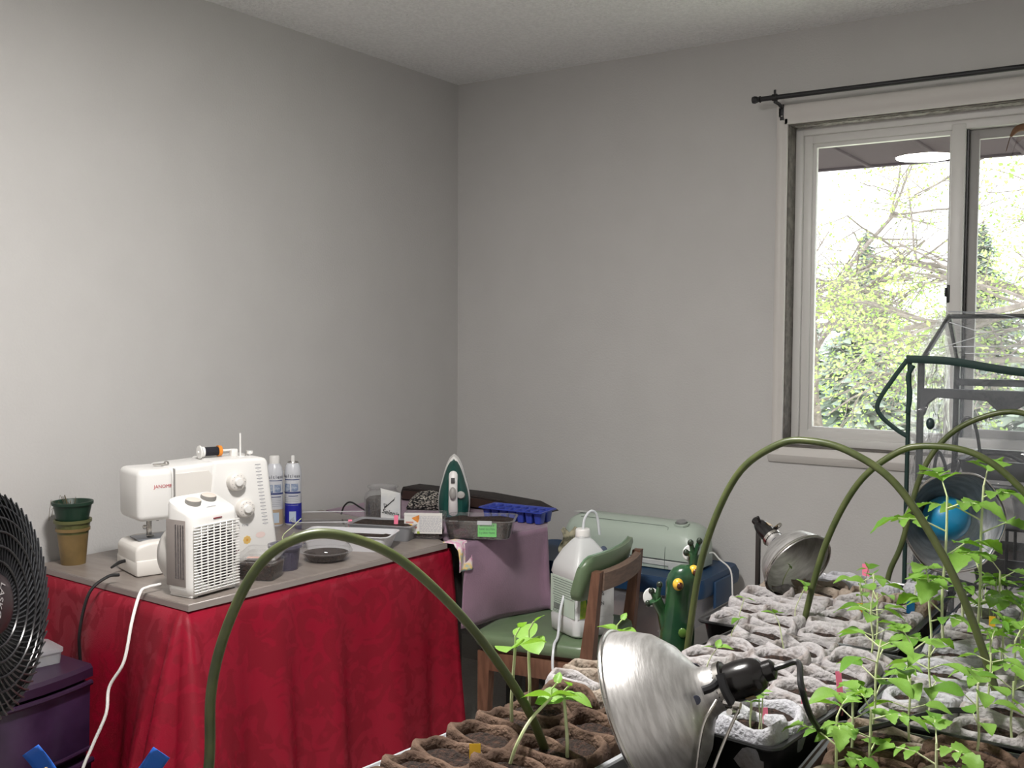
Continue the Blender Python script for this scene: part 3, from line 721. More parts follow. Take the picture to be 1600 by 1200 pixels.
# tomato clamshell with label
cs = thing('clamshell', 'clear clamshell with a printed paper label and soil', 'clamshell', (.650, -1.030, TZ), R(30))
part('tray_body', tub(.062, .045, .075, .012, .9, .0012, .004), m_clear, cs)
part('soil', tubfill(.062, .045, .026, .012, .93, 8, .004, .003, .87), m_soil, cs)
part('paper_label', box(.118, .0012, .064, c=(0, -.0462, .018)), mat('label_paper', rgb(214, 212, 208), .7), cs, M=RX(R(0)), smooth=False)
pl = MB(); rnd = random.Random(9)
for k in range(15):
    x = -.012
    while x < .054:
        w = rnd.uniform(.004, .012); pl.add(box(w, .0004, .0011, c=(x+w/2, -.0470, .024+k*.0033))); x += w+.0022
part('small_print', pl.get(), mat('label_print', rgb(150, 150, 166), .7), cs, smooth=False)
text('NEW', .009, mat('orange_print', rgb(196, 110, 96), .7), cs, face_to((-.04, -.0471, .053), (0, -1, 0))) if False else None
part('red_words', merge(box(.024, .0004, .005, c=(-.042, -.0470, .050)), box(.034, .0004, .0055, c=(-.036, -.0470, .034)), box(.022, .0004, .0018, c=(-.042, -.0470, .043))), mat('salmon_print', rgb(198, 140, 128), .7), cs, smooth=False)
part('orange_picture', prism([(-.022, .072), (-.036, .066), (-.026, .058), (-.016, .052), (-.012, .064), (-.012, .076)], -.0474, -.0470, 0), mat('orange_picture', rgb(220, 140, 60), .7, var=rgb(196, 120, 50), vscale=60), cs, smooth=False)
part('leaf_print', prism([(-.02, .024), (-.012, .026), (-.010, .018), (-.018, .017)], -.0474, -.0470, 0), mat('green_print', rgb(150, 170, 60), .7), cs, smooth=False)
# black container with green sticker
sb = container('soil_container', 'clear rectangular container of dark soil with a green sticker', 'container', (.785, -.922, TZ+.002), R(28), .108, .075, .058, m_clear, .046, .028, .9, 11, .006)
gs = part('green_sticker', box(.058, .001, .042, c=(.03, -.0735, .006)), mat('sticker_green', rgb(112, 190, 110), .6), sb, M=RX(R(-3)), smooth=False)
for k, wd in enumerate(('BIOLOGIQUE', 'SANS GLUTEN', '0 g GRAS TRANS')):
    text(wd, .0092, m_print, gs, face_to((.03, -.0742, .040-k*.011), (0, -1, 0)), sx=.82 if k < 2 else .72)
part('clear_label', box(.045, .001, .012, c=(.022, -.0745, .047)), mat('frosted_label', (.5, .52, .54), .4), sb, smooth=False)
# dark round dish with fluted clear lid
bd_ = thing('round_dish', 'round clear takeaway dish with soil and fluted rim', 'dish', (.635, -1.455, TZ))
def flute(r, z, amp, n=48): return [((r+amp*(i % 2))*math.cos(2*PI*i/n), (r+amp*(i % 2))*math.sin(2*PI*i/n), z) for i in range(n)]
part('bowl', loft([flute(.05, 0, 0), flute(.055, .004, 0), flute(.068, .024, 0), flute(.074, .026, 0), flute(.074, .028, 0), flute(.066, .028, 0), flute(.05, .004, 0)]), m_clear, bd_)
part('soil', loft([flute(.049, .003, 0), flute(.0625, .022, 0), flute(.03, .025, 0)]), m_soil, bd_)
part('fluted_lid', loft([flute(.073, .028, 0), flute(.069, .034, .002), flute(.062, .044, .003), flute(.055, .047, .001)], False, False), m_clear, bd_)
# purple-grey pot and small tub with open lid
pc = thing('plastic_cup', 'cloudy purple-grey plastic cup of soil beside the dish', 'cup', (.622, -1.598, TZ))
part('cup_body', cup(.034, .040, .068, .006), clear('mauve_plastic', haze=.6, hazecol=rgb(120, 116, 138), rough=.2), pc)
part('soil', lathe([(.0001, .005), (.032, .005), (.036, .05), (.02, .054), (.0001, .052)], 24), m_soil, pc)
b_ = MB(); b_.add(tube([(.0, .01, .052), (-.01, .0, .085), (.012, .02, .115), (.03, .03, .135)], .0012, 6, 4)); b_.add(tube([(-.015, .01, .052), (.0, .015, .08), (.025, .01, .10)], .0010, 6, 4))
sst = part('stem', b_.get(), m_stem, pc)
tb2 = container('small_tub', 'small clear tub of soil with its lid tipped open', 'tub', (.645, -1.705, TZ), R(24), .052, .044, .05, m_clear, .040, .012, .88, 14)
part('open_lid', tub(.052, .044, .010, .012, .96, .001, .004), m_clear, tb2, M=T(0, .01, .056) @ RX(R(9)))
part('paper_scrap', box(.03, .016, .0012, c=(-.02, .0, .052)), mat('pink_scrap', rgb(222, 170, 156), .7), tb2, M=RZ(R(12)), smooth=False)
part('paper_scrap', box(.022, .008, .0012, c=(.025, -.012, .049)), m_white, tb2, M=RZ(R(20)), smooth=False)
# dark case and patterned cloth at the back
m_case = mat('dark_case', rgb(34, 29, 29), .75, var=rgb(44, 37, 36), vscale=60, bump=.3, bscale=120)
cse = thing('dark_case', 'long dark brown case lying along the wall behind the iron', 'case', (.10, -.455, TZ+.0)); cse.scale = (1, 1, .56)
part('shell', prism([(0, 0), (.60, 0), (.665, .012), (.585, .063), (.38, .085), (.02, .088)], -.055, .05, .006, 2), m_case, cse)
part('front_panel', prism([(.02, .006), (.60, .008), (.565, .05), (.37, .066), (.03, .066)], -.062, -.055, .002, 1), mat('brown_leather', rgb(56, 38, 32), .6), cse)
part('stitching', tube([(.04, -.058, .076), (.36, -.058, .076), (.56, -.058, .058)], .0012, 6), MATS['brown_leather'], cse)
m_pat = mat('leaf_pattern', (.015, .015, .016), .85)
nt, N, L, b = nodes_of(m_pat)
tc = N.new('ShaderNodeTexCoord'); mp = N.new('ShaderNodeMapping'); mp.inputs['Scale'].default_value = (20, 30, 75); mp.inputs['Rotation'].default_value = (.6, .5, .4)
vo = N.new('ShaderNodeTexVoronoi'); rp = N.new('ShaderNodeValToRGB'); rp.color_ramp.interpolation = 'CONSTANT'
rp.color_ramp.elements[0].color = (*rgb(176, 170, 160), 1); rp.color_ramp.elements[1].position = .42; rp.color_ramp.elements[1].color = (*rgb(20, 20, 22), 1)
L.new(tc.outputs['Object'], mp.inputs[0]); L.new(mp.outputs[0], vo.inputs[0]); L.new(vo.outputs['Distance'], rp.inputs[0]); L.new(rp.outputs[0], b.inputs['Base Color'])
def pil(u, v):
    x = (u-.5)*.19; y = (v-.5)*.10; h = .062*(max(0, 1-abs(2*u-1)**3)**.5)*(max(0, 1-abs(2*v-1)**3)**.5)
    return (x, y, h+.008*noise.noise(Vector((x*30, y*30, 2))))
pt = part('patterned_cloth', grid(pil, 20, 12), m_pat, None, T(.335, -.585, TZ-.002) @ RZ(R(28)), angle=180, solid=.002)
tag(pt, 'bundled black and white leaf-print cloth beside the iron', 'cloth')
# iron standing on its heel, soleplate away, facing the camera
ir = thing('clothes_iron', 'green and white clothes iron standing upright on its heel', 'iron', (.515, -.705, TZ), R(34)); ir.scale = (1, 1, .93)
def ishape(k, w=.058, h=.235):
    pts = []
    for i in range(19):
        t = i/18; z = h*t; x = w*(1-t**2.4)**.62*(.9+.1*math.sin(PI*min(1, t*1.6))); pts.append((x*k, z))
    return [(-x, z) for x, z in pts[::-1]][1:] + pts
part('soleplate', prism(ishape(1.0), .030, .036, .001, 1), mat('iron_sole', (.10, .10, .11), .35, metal=.6), ir)
part('skirt', loft([[(x, .030, z) for x, z in ishape(.985)], [(x, .012, z*.985+.001) for x, z in ishape(.95)], [(x, .0, z*.96+.003) for x, z in ishape(.85)]]), m_white, ir)
part('green_shell', loft([[(x, .008, z*.93+.002) for x, z in ishape(.93)], [(x, -.02, z*.9+.003) for x, z in ishape(.84)], [(x, -.035, z*.82+.006) for x, z in ishape(.55)]]), mat('iron_green', rgb(20, 74, 66), .35), ir)
part('handle', loft([[(-.019, -.03, .0), (.019, -.03, .0), (.019, .0, 0), (-.019, .0, 0)], [(-.018, -.052, .03), (.018, -.052, .03), (.018, -.02, .03), (-.018, -.02, .03)], [(-.0165, -.062, .08), (.0165, -.062, .08), (.0165, -.035, .08), (-.0165, -.035, .08)], [(-.0165, -.058, .14), (.0165, -.058, .14), (.0165, -.03, .14), (-.0165, -.03, .14)], [(-.018, -.034, .185), (.018, -.034, .185), (.018, -.008, .19), (-.018, -.008, .19)], [(-.006, -.002, .222), (.006, -.002, .222), (.006, .012, .222), (-.006, .012, .222)]]), m_white, ir, subd=2, angle=180)
part('steam_button', xf(sphere(.012, 16, 10, .6), T(0, -.063, .10) @ RX(R(80)) @ Matrix.Diagonal((1, 1.9, 1, 1))), mat('iron_grey', rgb(150, 148, 144), .4), ir)
part('steam_slot', box(.013, .004, .02, .002, c=(0, -.0575, .136)), mat('slot_dark', (.08, .08, .08), .5), ir)
part('dial', xf(lathe([(.0001, .012), (.013, .010), (.015, 0)], 24), T(.026, -.032, .088) @ RX(R(70))), MATS['iron_grey'], ir)
part('badge', box(.010, .001, .004, .0004, c=(0, -.022, .198)), MATS['iron_grey'], ir)
# blue ice cube tray
ice = thing('ice_cube_tray', 'bright blue ice cube tray on the mauve cloth', 'ice cube tray', (.72, -.615, TZ), R(4))
m_ice = mat('blue_plastic', rgb(48, 66, 160), .4)
b_ = MB(); HX, HY, HH = .118, .052, .042
rg = lambda a, b, z: [(x, y, z) for x, y in rrect(a, b, .008, 4)]
for i in range(7):
    for j in range(2):
        cx, cy = -.099+i*.033, -.0235+j*.047
        o = loft([[(cx+p[0]*.7, cy+p[1]*.75, 0) for p in rrect(.015, .0215, .006, 4)], [(cx+p[0], cy+p[1], HH-.004) for p in rrect(.015, .0215, .006, 4)], [(cx+p[0]*.9, cy+p[1]*.92, HH-.004) for p in rrect(.015, .0215, .006, 4)], [(cx+p[0]*.62, cy+p[1]*.68, .006) for p in rrect(.015, .0215, .006, 4)]])
        part('cup_cell', o, m_ice, ice)
part('flange', loft([rg(HX, HY, HH-.006), rg(HX+.006, HY+.006, HH-.004), rg(HX+.006, HY+.006, HH), rg(HX-.002, HY-.002, HH-.001), rg(HX-.004, HY-.004, HH-.006)], False, False), m_ice, ice)
rb = MB()
for i in range(6): rb.add(box(.003, .095, .006, c=(-.0825+i*.033, 0, HH-.008)))
rb.add(box(.225, .004, .006, c=(0, 0, HH-.008)))
part('dividers', rb.get(), m_ice, ice, smooth=False)
# coiled black lead beside the jar
cd = part('coiled_lead', tube([(.17, -.90, TZ+.004), (.19, -.905, TZ+.035), (.215, -.90, TZ+.05), (.245, -.88, TZ+.03), (.28, -.865, TZ+.012), (.32, -.86, TZ+.02), (.335, -.845, TZ+.006), (.29, -.83, TZ+.005), (.26, -.85, TZ+.018), (.305, -.87, TZ+.016), (.33, -.88, TZ+.004)], .003, 8, 6), m_black)
tag(cd, 'loop of black lead on the board between lid and jar', 'cord')

# ------------------------------------------------------------------ chair with green vinyl seat
m_wood = mat('chair_wood', rgb(116, 82, 64), .5, var=rgb(96, 66, 50), vscale=14, stretch=(6, 6, 1))
m_vg = mat('green_vinyl', rgb(104, 124, 94), .34, var=rgb(96, 116, 88), vscale=8, bump=.06, bscale=300)
chr_ = thing('wooden_chair', 'wooden chair with green vinyl seat and backrest facing the table', 'chair', (.985, -.785, 0), R(-82))
SZ = .478
def seat_ring(k, z, dz=0):
    return [(x*(1+.06*(-y/.2))*k, y*k, z) for x, y in rrect(.205, .20, .055, 7)]
part('seat', loft([seat_ring(.93, SZ-.045), seat_ring(.985, SZ-.04), seat_ring(1.0, SZ-.022), seat_ring(.985, SZ-.008), seat_ring(.93, SZ-.001), seat_ring(.7, SZ+.001), seat_ring(.3, SZ)]), m_vg, chr_, angle=180)
part('seat_board', loft([seat_ring(.90, SZ-.058), seat_ring(.93, SZ-.044)]), mat('seat_board', rgb(70, 46, 34), .6), chr_)
for s in (-1, 1):
    part('back_leg', loft([[(s*.178+a, .205+b, 0) for a, b in ((-.018, -.016), (.018, -.016), (.018, .016), (-.018, .016))], [(s*.178+a, .175+b, .42) for a, b in ((-.019, -.02), (.019, -.02), (.019, .02), (-.019, .02))], [(s*.178+a, .205+b, .70) for a, b in ((-.016, -.013), (.016, -.013), (.016, .013), (-.016, .013))]]), m_wood, chr_, smooth=False)
    part('front_leg', loft([[(s*.175+a, -.17+b, 0) for a, b in ((-.014, -.014), (.014, -.014), (.014, .014), (-.014, .014))], [(s*.175+a, -.16+b, .42) for a, b in ((-.02, -.02), (.02, -.02), (.02, .02), (-.02, .02))]]), m_wood, chr_, smooth=False)
    part('side_rail', box(.022, .33, .06, .003, c=(s*.182, .0, .36)), m_wood, chr_)
part('front_rail', box(.33, .022, .06, .003, c=(0, -.16, .36)), m_wood, chr_)
part('rear_rail', box(.33, .022, .06, .003, c=(0, .175, .36)), m_wood, chr_)
def railring(x):
    c_ = .205+.022*(1-(x/.18)**2)
    return [(x, c_-.011, .645), (x, c_+.011, .642), (x, c_+.013, .694), (x, c_-.009, .697)]
rl = part('back_rail', loft([railring(-.165+.33*i/10) for i in range(11)]), mat('rail_wood', rgb(126, 104, 90), .6, var=rgb(108, 88, 76), vscale=20, stretch=(1, 6, 6)), chr_)
for sx_ in (-.095, .095):
    part('screw', xf(sphere(.006, 12, 6, .5), T(sx_, .2285, .668) @ RX(R(90))), m_blackm, rl)
def padring(t):
    x = -.205+.41*t; e = abs(2*t-1); c_ = .165+.03*(1-(x/.2)**2)-.012; hh = .068*(1-max(0, e-.82)**2*12)
    k = 1 if e < .97 else .75
    sec = [(-.013, -1), (.010, -1), (.016, -.8), (.016, .8), (.010, 1), (-.006, 1), (-.014, .85), (-.016, 0), (-.016, -.85)]
    return [(x, c_+dy*k+.018*(dz*hh/.068)-.0, .672+dz*hh) for dy, dz in sec]
part('backrest', loft([padring(i/24) for i in range(25)]), m_vg, chr_, angle=60)
part('piping', tube([(q[0], q[1], q[2]) for q in [padring(i/24)[5] for i in range(25)]], .003, 6), mat('vinyl_piping', rgb(120, 150, 122), .3), chr_)

# jug of liquid on the chair
jg = thing('plastic_jug', 'white plastic jug with green label standing on the chair seat', 'jug', (1.097, -.82, SZ+.003), R(64))
jr = lambda a, z, dx=0: [(x+dx, y, z) for x, y in rrect(a, a, min(.02, a*.6), 5)]
m_jug = mat('jug_plastic', rgb(208, 210, 210), .4, sub=.2)
part('body', loft([jr(.066, 0), jr(.073, .008), jr(.075, .05), jr(.072, .056), jr(.072, .175), jr(.075, .182), jr(.07, .21), jr(.05, .252), jr(.03, .28), jr(.021, .288), jr(.02, .296)]), m_jug, jg)
part('grip_opening', xf(loft([[(x, y, 0) for x, y in rrect(.012, .035, .011, 6)], [(x*.7, y*.8, .004) for x, y in rrect(.012, .035, .011, 6)]]), T(.052, -.05, .232) @ RX(R(62))), mat('grip_shadow', rgb(70, 80, 100), .5), jg)
part('cap', lathe([(.0205, .292), (.0225, .294), (.0225, .312), (.020, .316), (.0001, .316)], 28), m_white, jg)
m_tube = mat('clear_tubing', rgb(214, 218, 222), .25)
part('tubing', tube([(0, .0, .31), (.006, .0, .345), (.03, .004, .366), (.055, .006, .352), (.068, .008, .29)], .0042, 8, 6), m_tube, jg)
m_lab = mat('jug_label', rgb(192, 208, 194), .5)
part('label_sheet', box(.132, .0016, .115, .0005, 1, c=(0, -.0725, .058)), mat('label_white', rgb(206, 208, 208), .5), jg, smooth=False)
part('label_side', box(.0016, .132, .115, .0005, 1, c=(-.0725, 0, .058)), m_lab, jg, smooth=False)
part('green_swoosh', prism([(-.058, .06), (-.024, .06), (-.033, .09), (-.037, .13), (-.036, .155), (-.045, .135), (-.056, .11)], -.0742, -.0736, 0), mat('swoosh_green', rgb(70, 140, 50), .5, var=rgb(190, 200, 60), vscale=18), jg, smooth=False)
part('dark_edge', prism([(-.026, .06), (-.02, .06), (-.029, .09), (-.034, .13), (-.034, .16), (-.037, .16), (-.039, .13), (-.034, .09)], -.0746, -.0741, 0), mat('swoosh_dark', rgb(20, 96, 50), .5), jg, smooth=False)
text('GROS', .016, m_print, jg, face_to((.008, -.0742, .128), (0, -1, 0)))
text('GRAN', .016, m_print, jg, face_to((.008, -.0742, .098), (0, -1, 0)))
tl_ = MB(); rnd = random.Random(6)
for k in range(8): tl_.add(box(.0004, .10+.02*rnd.random(), .0022, c=(-.0736, -.005, .165-k*.0075)))
for k in range(4): tl_.add(box(.0004, .055, .0022, c=(-.0736, .02, .10-k*.006+.005)))
for k in range(3): tl_.add(box(.0004, .045, .0018, c=(-.0736, .028, .066-k*.004+.004)))
part('small_print', tl_.get(), mat('jug_print', rgb(120, 134, 126), .7), jg, smooth=False)
bc_ = MB()
for k in range(9): bc_.add(box(.0004, .0022, .017, c=(-.0738, .045-k*.0042, .07)))
part('barcode', bc_.get(), m_print, jg, smooth=False)
tbx = part('drain_tube', tube([(1.070, -.885, .60), (1.074, -.915, .55), (1.076, -.925, .50), (1.09, -.955, .488), (1.10, -.99, .475), (1.115, -1.02, .42), (1.135, -1.03, .34), (1.16, -1.02, .25)], .0042, 8, 6), m_tube)
tag(tbx, 'thin clear tube hanging from the jug over the chair seat', 'tube')

# ------------------------------------------------------------------ storage bin, cutting machine
m_bl = mat('navy_lid', rgb(24, 58, 92), .45)
m_bin = clear('bin_plastic', haze=.32, hazecol=(.66, .66, .7), rough=.15)
bn = thing('storage_bin', 'large clear storage bin with a navy lid under the cutting machine', 'storage bin', (.905, -.225, 0))
part('bin_body', tub(.385, .165, .52, .04, .92, .003, .012), m_bin, bn)
part('lid', loft([[(x*k, y*k2, z) for x, y in rrect(.40, .18, .04, 6)] for k, k2, z in ((1, 1, .515), (1.01, 1.01, .53), (1.01, 1.01, .555), (.985, .97, .575), (.95, .9, .572))]), m_bl, bn)
for s in (-1, 1):
    part('latch', box(.012, .16, .12, .005, c=(s*.408, 0, .44)), m_bl, bn)
cloths = [((-.1, -.03, .02), (.30, .11, .20), rgb(60, 56, 60)), ((.10, -.07, .26), (.19, .08, .10), rgb(186, 160, 148)), ((.22, -.03, .16), (.12, .1, .10), rgb(150, 140, 150)), ((.05, .04, .12), (.22, .08, .14), rgb(84, 76, 84)), ((-.22, .0, .26), (.15, .1, .14), rgb(92, 100, 122))]
for i, (p, s, c_) in enumerate(cloths):
    v, f = sphere(1, 16, 10)
    v = [(x*s[0]*(1+.25*noise.noise(Vector((x*2, y*2, z*2+i)))), y*s[1], z*s[2]*(1+.3*noise.noise(Vector((x*3+i, y*3, z*3))))) for x, y, z in v]
    o = part('folded_fabric', (v, f), mat('bin_fabric_%d' % i, c_, .9, var=tuple(q*.7 for q in c_), vscale=20), None, T(.905+p[0], -.225+p[1], p[2]+s[2]*.85+.01), angle=180)
    tag(o, ['dark bundle at the bottom of the storage bin', 'pinkish bundle of cloth inside the storage bin', 'pale lilac bundle in the right of the bin', 'brown-grey bundle at the back of the bin', 'blue-grey bundle in the left of the bin'][i], 'fabric', 'bundles in the storage bin')
m_mint = mat('mint_plastic', rgb(184, 198, 186), .35)
cm = thing('cutting_machine', 'mint green cutting machine with closed lid on the storage bin', 'cutting machine', (.965, -.20, .5755), R(0))
def cring(x, k):
    pr_ = [(-.088, .0), (.085, .0), (.088, .02), (.085, .10), (.072, .135), (.045, .152), (-.01, .155), (-.055, .146), (-.08, .12), (-.09, .08), (-.091, .03)]
    return [(x, y*(k**.5), z*k+(1-k)*.012) for y, z in pr_]
part('body', loft([cring(x, k) for x, k in ((-.265, .55), (-.262, .72), (-.25, .88), (-.23, .96), (-.20, 1), (.19, 1), (.225, .97), (.247, .9), (.262, .75), (.267, .55))]), m_mint, cm, angle=60)
part('base_strip', prism([(-.255, 0), (-.258, .03), (.258, .03), (.255, 0), (.17, .0), (.17, .012), (-.15, .012), (-.16, 0)], -.094, -.088, .002, 1), mat('pale_strip', rgb(198, 202, 200), .4), cm)
sm_ = mat('mint_seam', rgb(108, 120, 112), .6)
part('seam_line', tube([(-.255, -.0935, .034), (.26, -.0935, .034)], .0013, 6), mat('dark_seam', rgb(50, 54, 60), .5), cm)
part('lid_seam', tube([(-.2, -.058, .1455), (.14, -.058, .1455), (.155, -.063, .142), (.157, -.091, .075), (.157, -.0955, .034)], .0008, 5), sm_, cm)
part('front_seam', tube([(.157, -.0945, .033), (.157, -.0945, .002)], .0008, 5), sm_, cm)
bt = part('dial_button', lathe([(.027, -.002), (.027, .004), (.022, .005)], 28), m_mint, cm, M=T(.19, -.03, .1525) @ RX(R(8)))
part('dial_cap', lathe([(.019, .003), (.019, .011), (.016, .0135), (.0001, .0135)], 28), mat('silver_cap', rgb(170, 172, 172), .3, metal=.6), bt)
part('corner_inlay', prism([(-.25, .0), (-.19, .0), (-.17, .03), (-.235, .03)], .0, .001, 0, axis='z'), mat('pale_inlay', rgb(204, 208, 204), .4), cm, M=T(0, -.03, .1545), smooth=False)
cmc = part('machine_lead', tube([(1.225, -.16, .62), (1.25, -.17, .628), (1.285, -.20, .615), (1.335, -.22, .585), (1.352, -.24, .50), (1.362, -.23, .49), (1.372, -.26, .48), (1.355, -.28, .485), (1.37, -.25, .495)], .0028, 8, 6), m_white)
tag(cmc, 'thin white lead of the cutting machine hanging off the bin', 'cord')
sc_ = part('floral_scrap', grid(lambda u, v: (.885+.035*u+.01*math.sin(v*7), -.60+.05*u, .735-.10*v+.01*math.sin(u*9)), 6, 10), mat('floral_cloth', rgb(170, 164, 140), .9, var=rgb(70, 74, 60), vscale=40), angle=180, solid=.002)
tag(sc_, 'small floral scrap hanging by the mauve cloth and the machine', 'cloth')

# ------------------------------------------------------------------ purple drawer unit, clear box, pedestal fan
m_pur = mat('purple_plastic', rgb(42, 22, 46), .35)  # purples darkened to carry the shade on the drawer unit
m_purc = mat('smoky_purple', rgb(40, 24, 50), .3, var=rgb(60, 40, 70), vscale=9)
dw = thing('drawer_unit', 'purple plastic drawer unit in front of the table end', 'drawers', (.325, -2.29, 0), R(90))
HW, HD, DT = .19, .165, .605
def bow(y0, n=9): return [(-HW+2*HW*i/(n-1), y0-.028*(1-((2*i/(n-1))-1)**2)) for i in range(n)]
def dring(z, k=0): return [(x, y, z) for x, y in bow(-HD-k)]+[(HW, HD, z), (-HW, HD, z)]
part('carcass', loft([dring(.02, -.02), dring(DT-.03, -.02)]), m_pur, dw)
part('top', loft([dring(DT-.032, .0), dring(DT-.028, .012), dring(DT-.008, .012), dring(DT, .004)]), m_pur, dw)
for i in range(3):
    z0 = .03+i*.185
    d_ = part('drawer', loft([[(x*.96, y, z0) for x, y in bow(-HD-.004)]+[(HW*.96, -HD+.03, z0), (-HW*.96, -HD+.03, z0)], [(x*.96, y, z0+.165) for x, y in bow(-HD-.012)]+[(HW*.96, -HD+.03, z0+.165), (-HW*.96, -HD+.03, z0+.165)]]), m_purc, dw)
    part('handle_lip', tube([(x*.96, y-.004, z0+.165) for x, y in bow(-HD-.012)], .007, 8), m_pur, d_)
    part('lower_lip', tube([(x*.96, y-.003, z0+.006) for x, y in bow(-HD-.004)], .005, 8), m_pur, d_)
    ct_ = [((-.05, .055), (.05, .03), rgb(74, 34, 36)), ((.06, .075), (.03, .045), rgb(70, 36, 42)), ((-.02, .105), (.07, .02), rgb(66, 46, 72)), ((-.03, .03), (.06, .008), rgb(70, 48, 84))]
    for (cx, cz), (wx, wz), c_ in ct_:
        part('packet_behind_front', box(wx*2, .002, wz*2, .0008, 1, c=(cx, -HD-.030+.6*abs(cx)**1.6, z0+cz-wz)), mat('packet_%d_%d' % (int(c_[0]*999), int(c_[2]*999)), c_, .45), d_, smooth=False)
cb = thing('clear_box', 'flat clear lidded box on top of the purple drawers', 'box', (.375, -2.20, DT+.001), R(80))
part('box_body', tub(.075, .05, .028, .01, .96, .0015, .002), m_clear2, cb)
part('lid', loft([[(x, y, z) for x, y in rrect(.078, .053, .01)] for z in (.028, .036)]), m_clear2, cb)
pb = MB(); rnd = random.Random(3)
for i in range(30): pb.add(xf(sphere(.004, 6, 4), T(rnd.uniform(-.06, .06), rnd.uniform(-.04, .04), .006)))
part('beads', pb.get(), mat('beads', rgb(190, 186, 150), .4), cb)['kind'] = 'stuff'
gb = MB()
for i in range(70):
    x, y = rnd.uniform(-.045, .045), rnd.uniform(-.03, .03); a = rnd.uniform(0, 6.3)
    gb.add(tube([(x, y, .002), (x+.012*math.cos(a), y+.012*math.sin(a), .008+rnd.uniform(0, .012)), (x+.024*math.cos(a+.5), y+.024*math.sin(a+.5), .006+rnd.uniform(0, .012))], .0008, 4, 2))
gr = part('dried_herbs', gb.get(), mat('dried_herb', rgb(126, 118, 66), .9, var=rgb(90, 84, 46), vscale=60), None, T(.245, -2.155, DT), angle=180)
tag(gr, 'heap of dried herbs behind the clear box on the drawers', 'herbs'); gr['kind'] = 'stuff'

fn = thing('pedestal_fan', 'black pedestal fan at the left edge', 'fan', (.868, -2.632, 0), 0)
FD = Vector((.84, .53, .10)).normalized()
MF = aim((.045, .03, .915), FD, R(0))
FR = .198
part('shroud', xf(lathe([(FR-.012, .028), (FR-.004, .03), (FR, .022), (FR+.004, 0), (FR, -.03), (FR-.02, -.05), (FR-.06, -.062), (FR-.06, -.058), (FR-.02, -.046), (FR-.012, -.02)], 64, True), MF), m_black, fn)
hb = part('hub', xf(lathe([(.0001, .048), (.035, .047), (.05, .042), (.058, .03), (.06, .02)], 40), MF), mat('hub_black', (.02, .012, .014), .35), fn)
text('LASKO', .021, mat('fan_lettering', rgb(150, 146, 146), .6), hb, MF @ RZ(R(180)) @ T(.006, -.006, .0487) @ RZ(R(62)))
m_gr = mat('grille_black', (.016, .016, .018), .3)
barm = []
for k in range(4): barm.append(None)
def bar_pts(a): return [(r*math.cos(a+.9*(r-.055)/.15), r*math.sin(a+.9*(r-.055)/.15), .03+.012*math.sin((r-.055)/.15*PI)) for r in (.055, .08, .105, .13, .155, .18, .196)]
bm0 = mesh('grille_bar', tube(bar_pts(0), .0018, 5), m_gr)
for k in range(60): link('grille_bar', bm0, fn, MF @ RZ(2*PI*k/60))
for r_, z_ in ((.075, .037), (.10, .041), (.125, .043), (.15, .041), (.172, .036)):
    part('grille_ring', xf(tube([(r_*math.cos(2*PI*i/48), r_*math.sin(2*PI*i/48), z_) for i in range(49)], .0022, 6), MF), m_gr, fn)
def blade(u, v):
    r = .05+.13*u; a = (v-.5)*(1.25-.2*u)+.5*u
    return (r*math.cos(a), r*math.sin(a), -.012+.03*(v-.5))
bl0 = mesh('blade', grid(blade, 8, 6), m_black, angle=180)
for k in range(4):
    o = link('blade', bl0, fn, MF @ RZ(k*PI/2)); s = o.modifiers.new('thickness', 'SOLIDIFY'); s.thickness = .003
bk = MB()
for k in range(24): bk.add(xf(tube([(.05*math.cos(.26*k), .05*math.sin(.26*k), -.075), (.145*math.cos(.26*k+.3), .145*math.sin(.26*k+.3), -.06)], .002, 5), MF))
part('rear_grille', bk.get(), m_gr, fn)['kind'] = 'stuff'
part('motor', xf(lathe([(.0001, -.16), (.045, -.155), (.06, -.13), (.06, -.07), (.0001, -.07)], 32), MF), m_black, fn)
part('pole', tube([(0, 0, .02), (0, 0, .88)], .014, 14), m_black, fn)
part('neck', tube([(0, 0, .86), (-.03, -.02, .90), (-.04, -.025, .92)], .02, 12, 3), m_black, fn)
part('base', lathe([(.0001, .04), (.03, .035), (.16, .018), (.18, .008), (.18, 0), (.0001, 0)], 40), m_black, fn)

# ------------------------------------------------------------------ grow bench, trays, fabric pots
BZ = .735
m_bench = mat('bench_top', (.03, .027, .025), .6, var=(.04, .036, .034), vscale=20)
def bench(label, x0, x1, y0, y1):
    t = thing('grow_bench', label, 'table', ((x0+x1)/2, (y0+y1)/2, 0))
    part('table_top', box(x1-x0, y1-y0, .03, .004, c=(0, 0, BZ-.03)), m_bench, t)
    for sx in (-1, 1):
        for sy in (-1, 1): part('leg', tube([(sx*((x1-x0)/2-.05), sy*((y1-y0)/2-.05), 0), (sx*((x1-x0)/2-.05), sy*((y1-y0)/2-.05), BZ-.03)], .015, 10), m_blackm, t)
bench('dark folding table crowded with seedling trays', 1.735, 2.98, -2.60, -.945)
bench('dark side table at the bottom edge beside the seedling table', 1.06, 1.728, -3.2, -2.72)

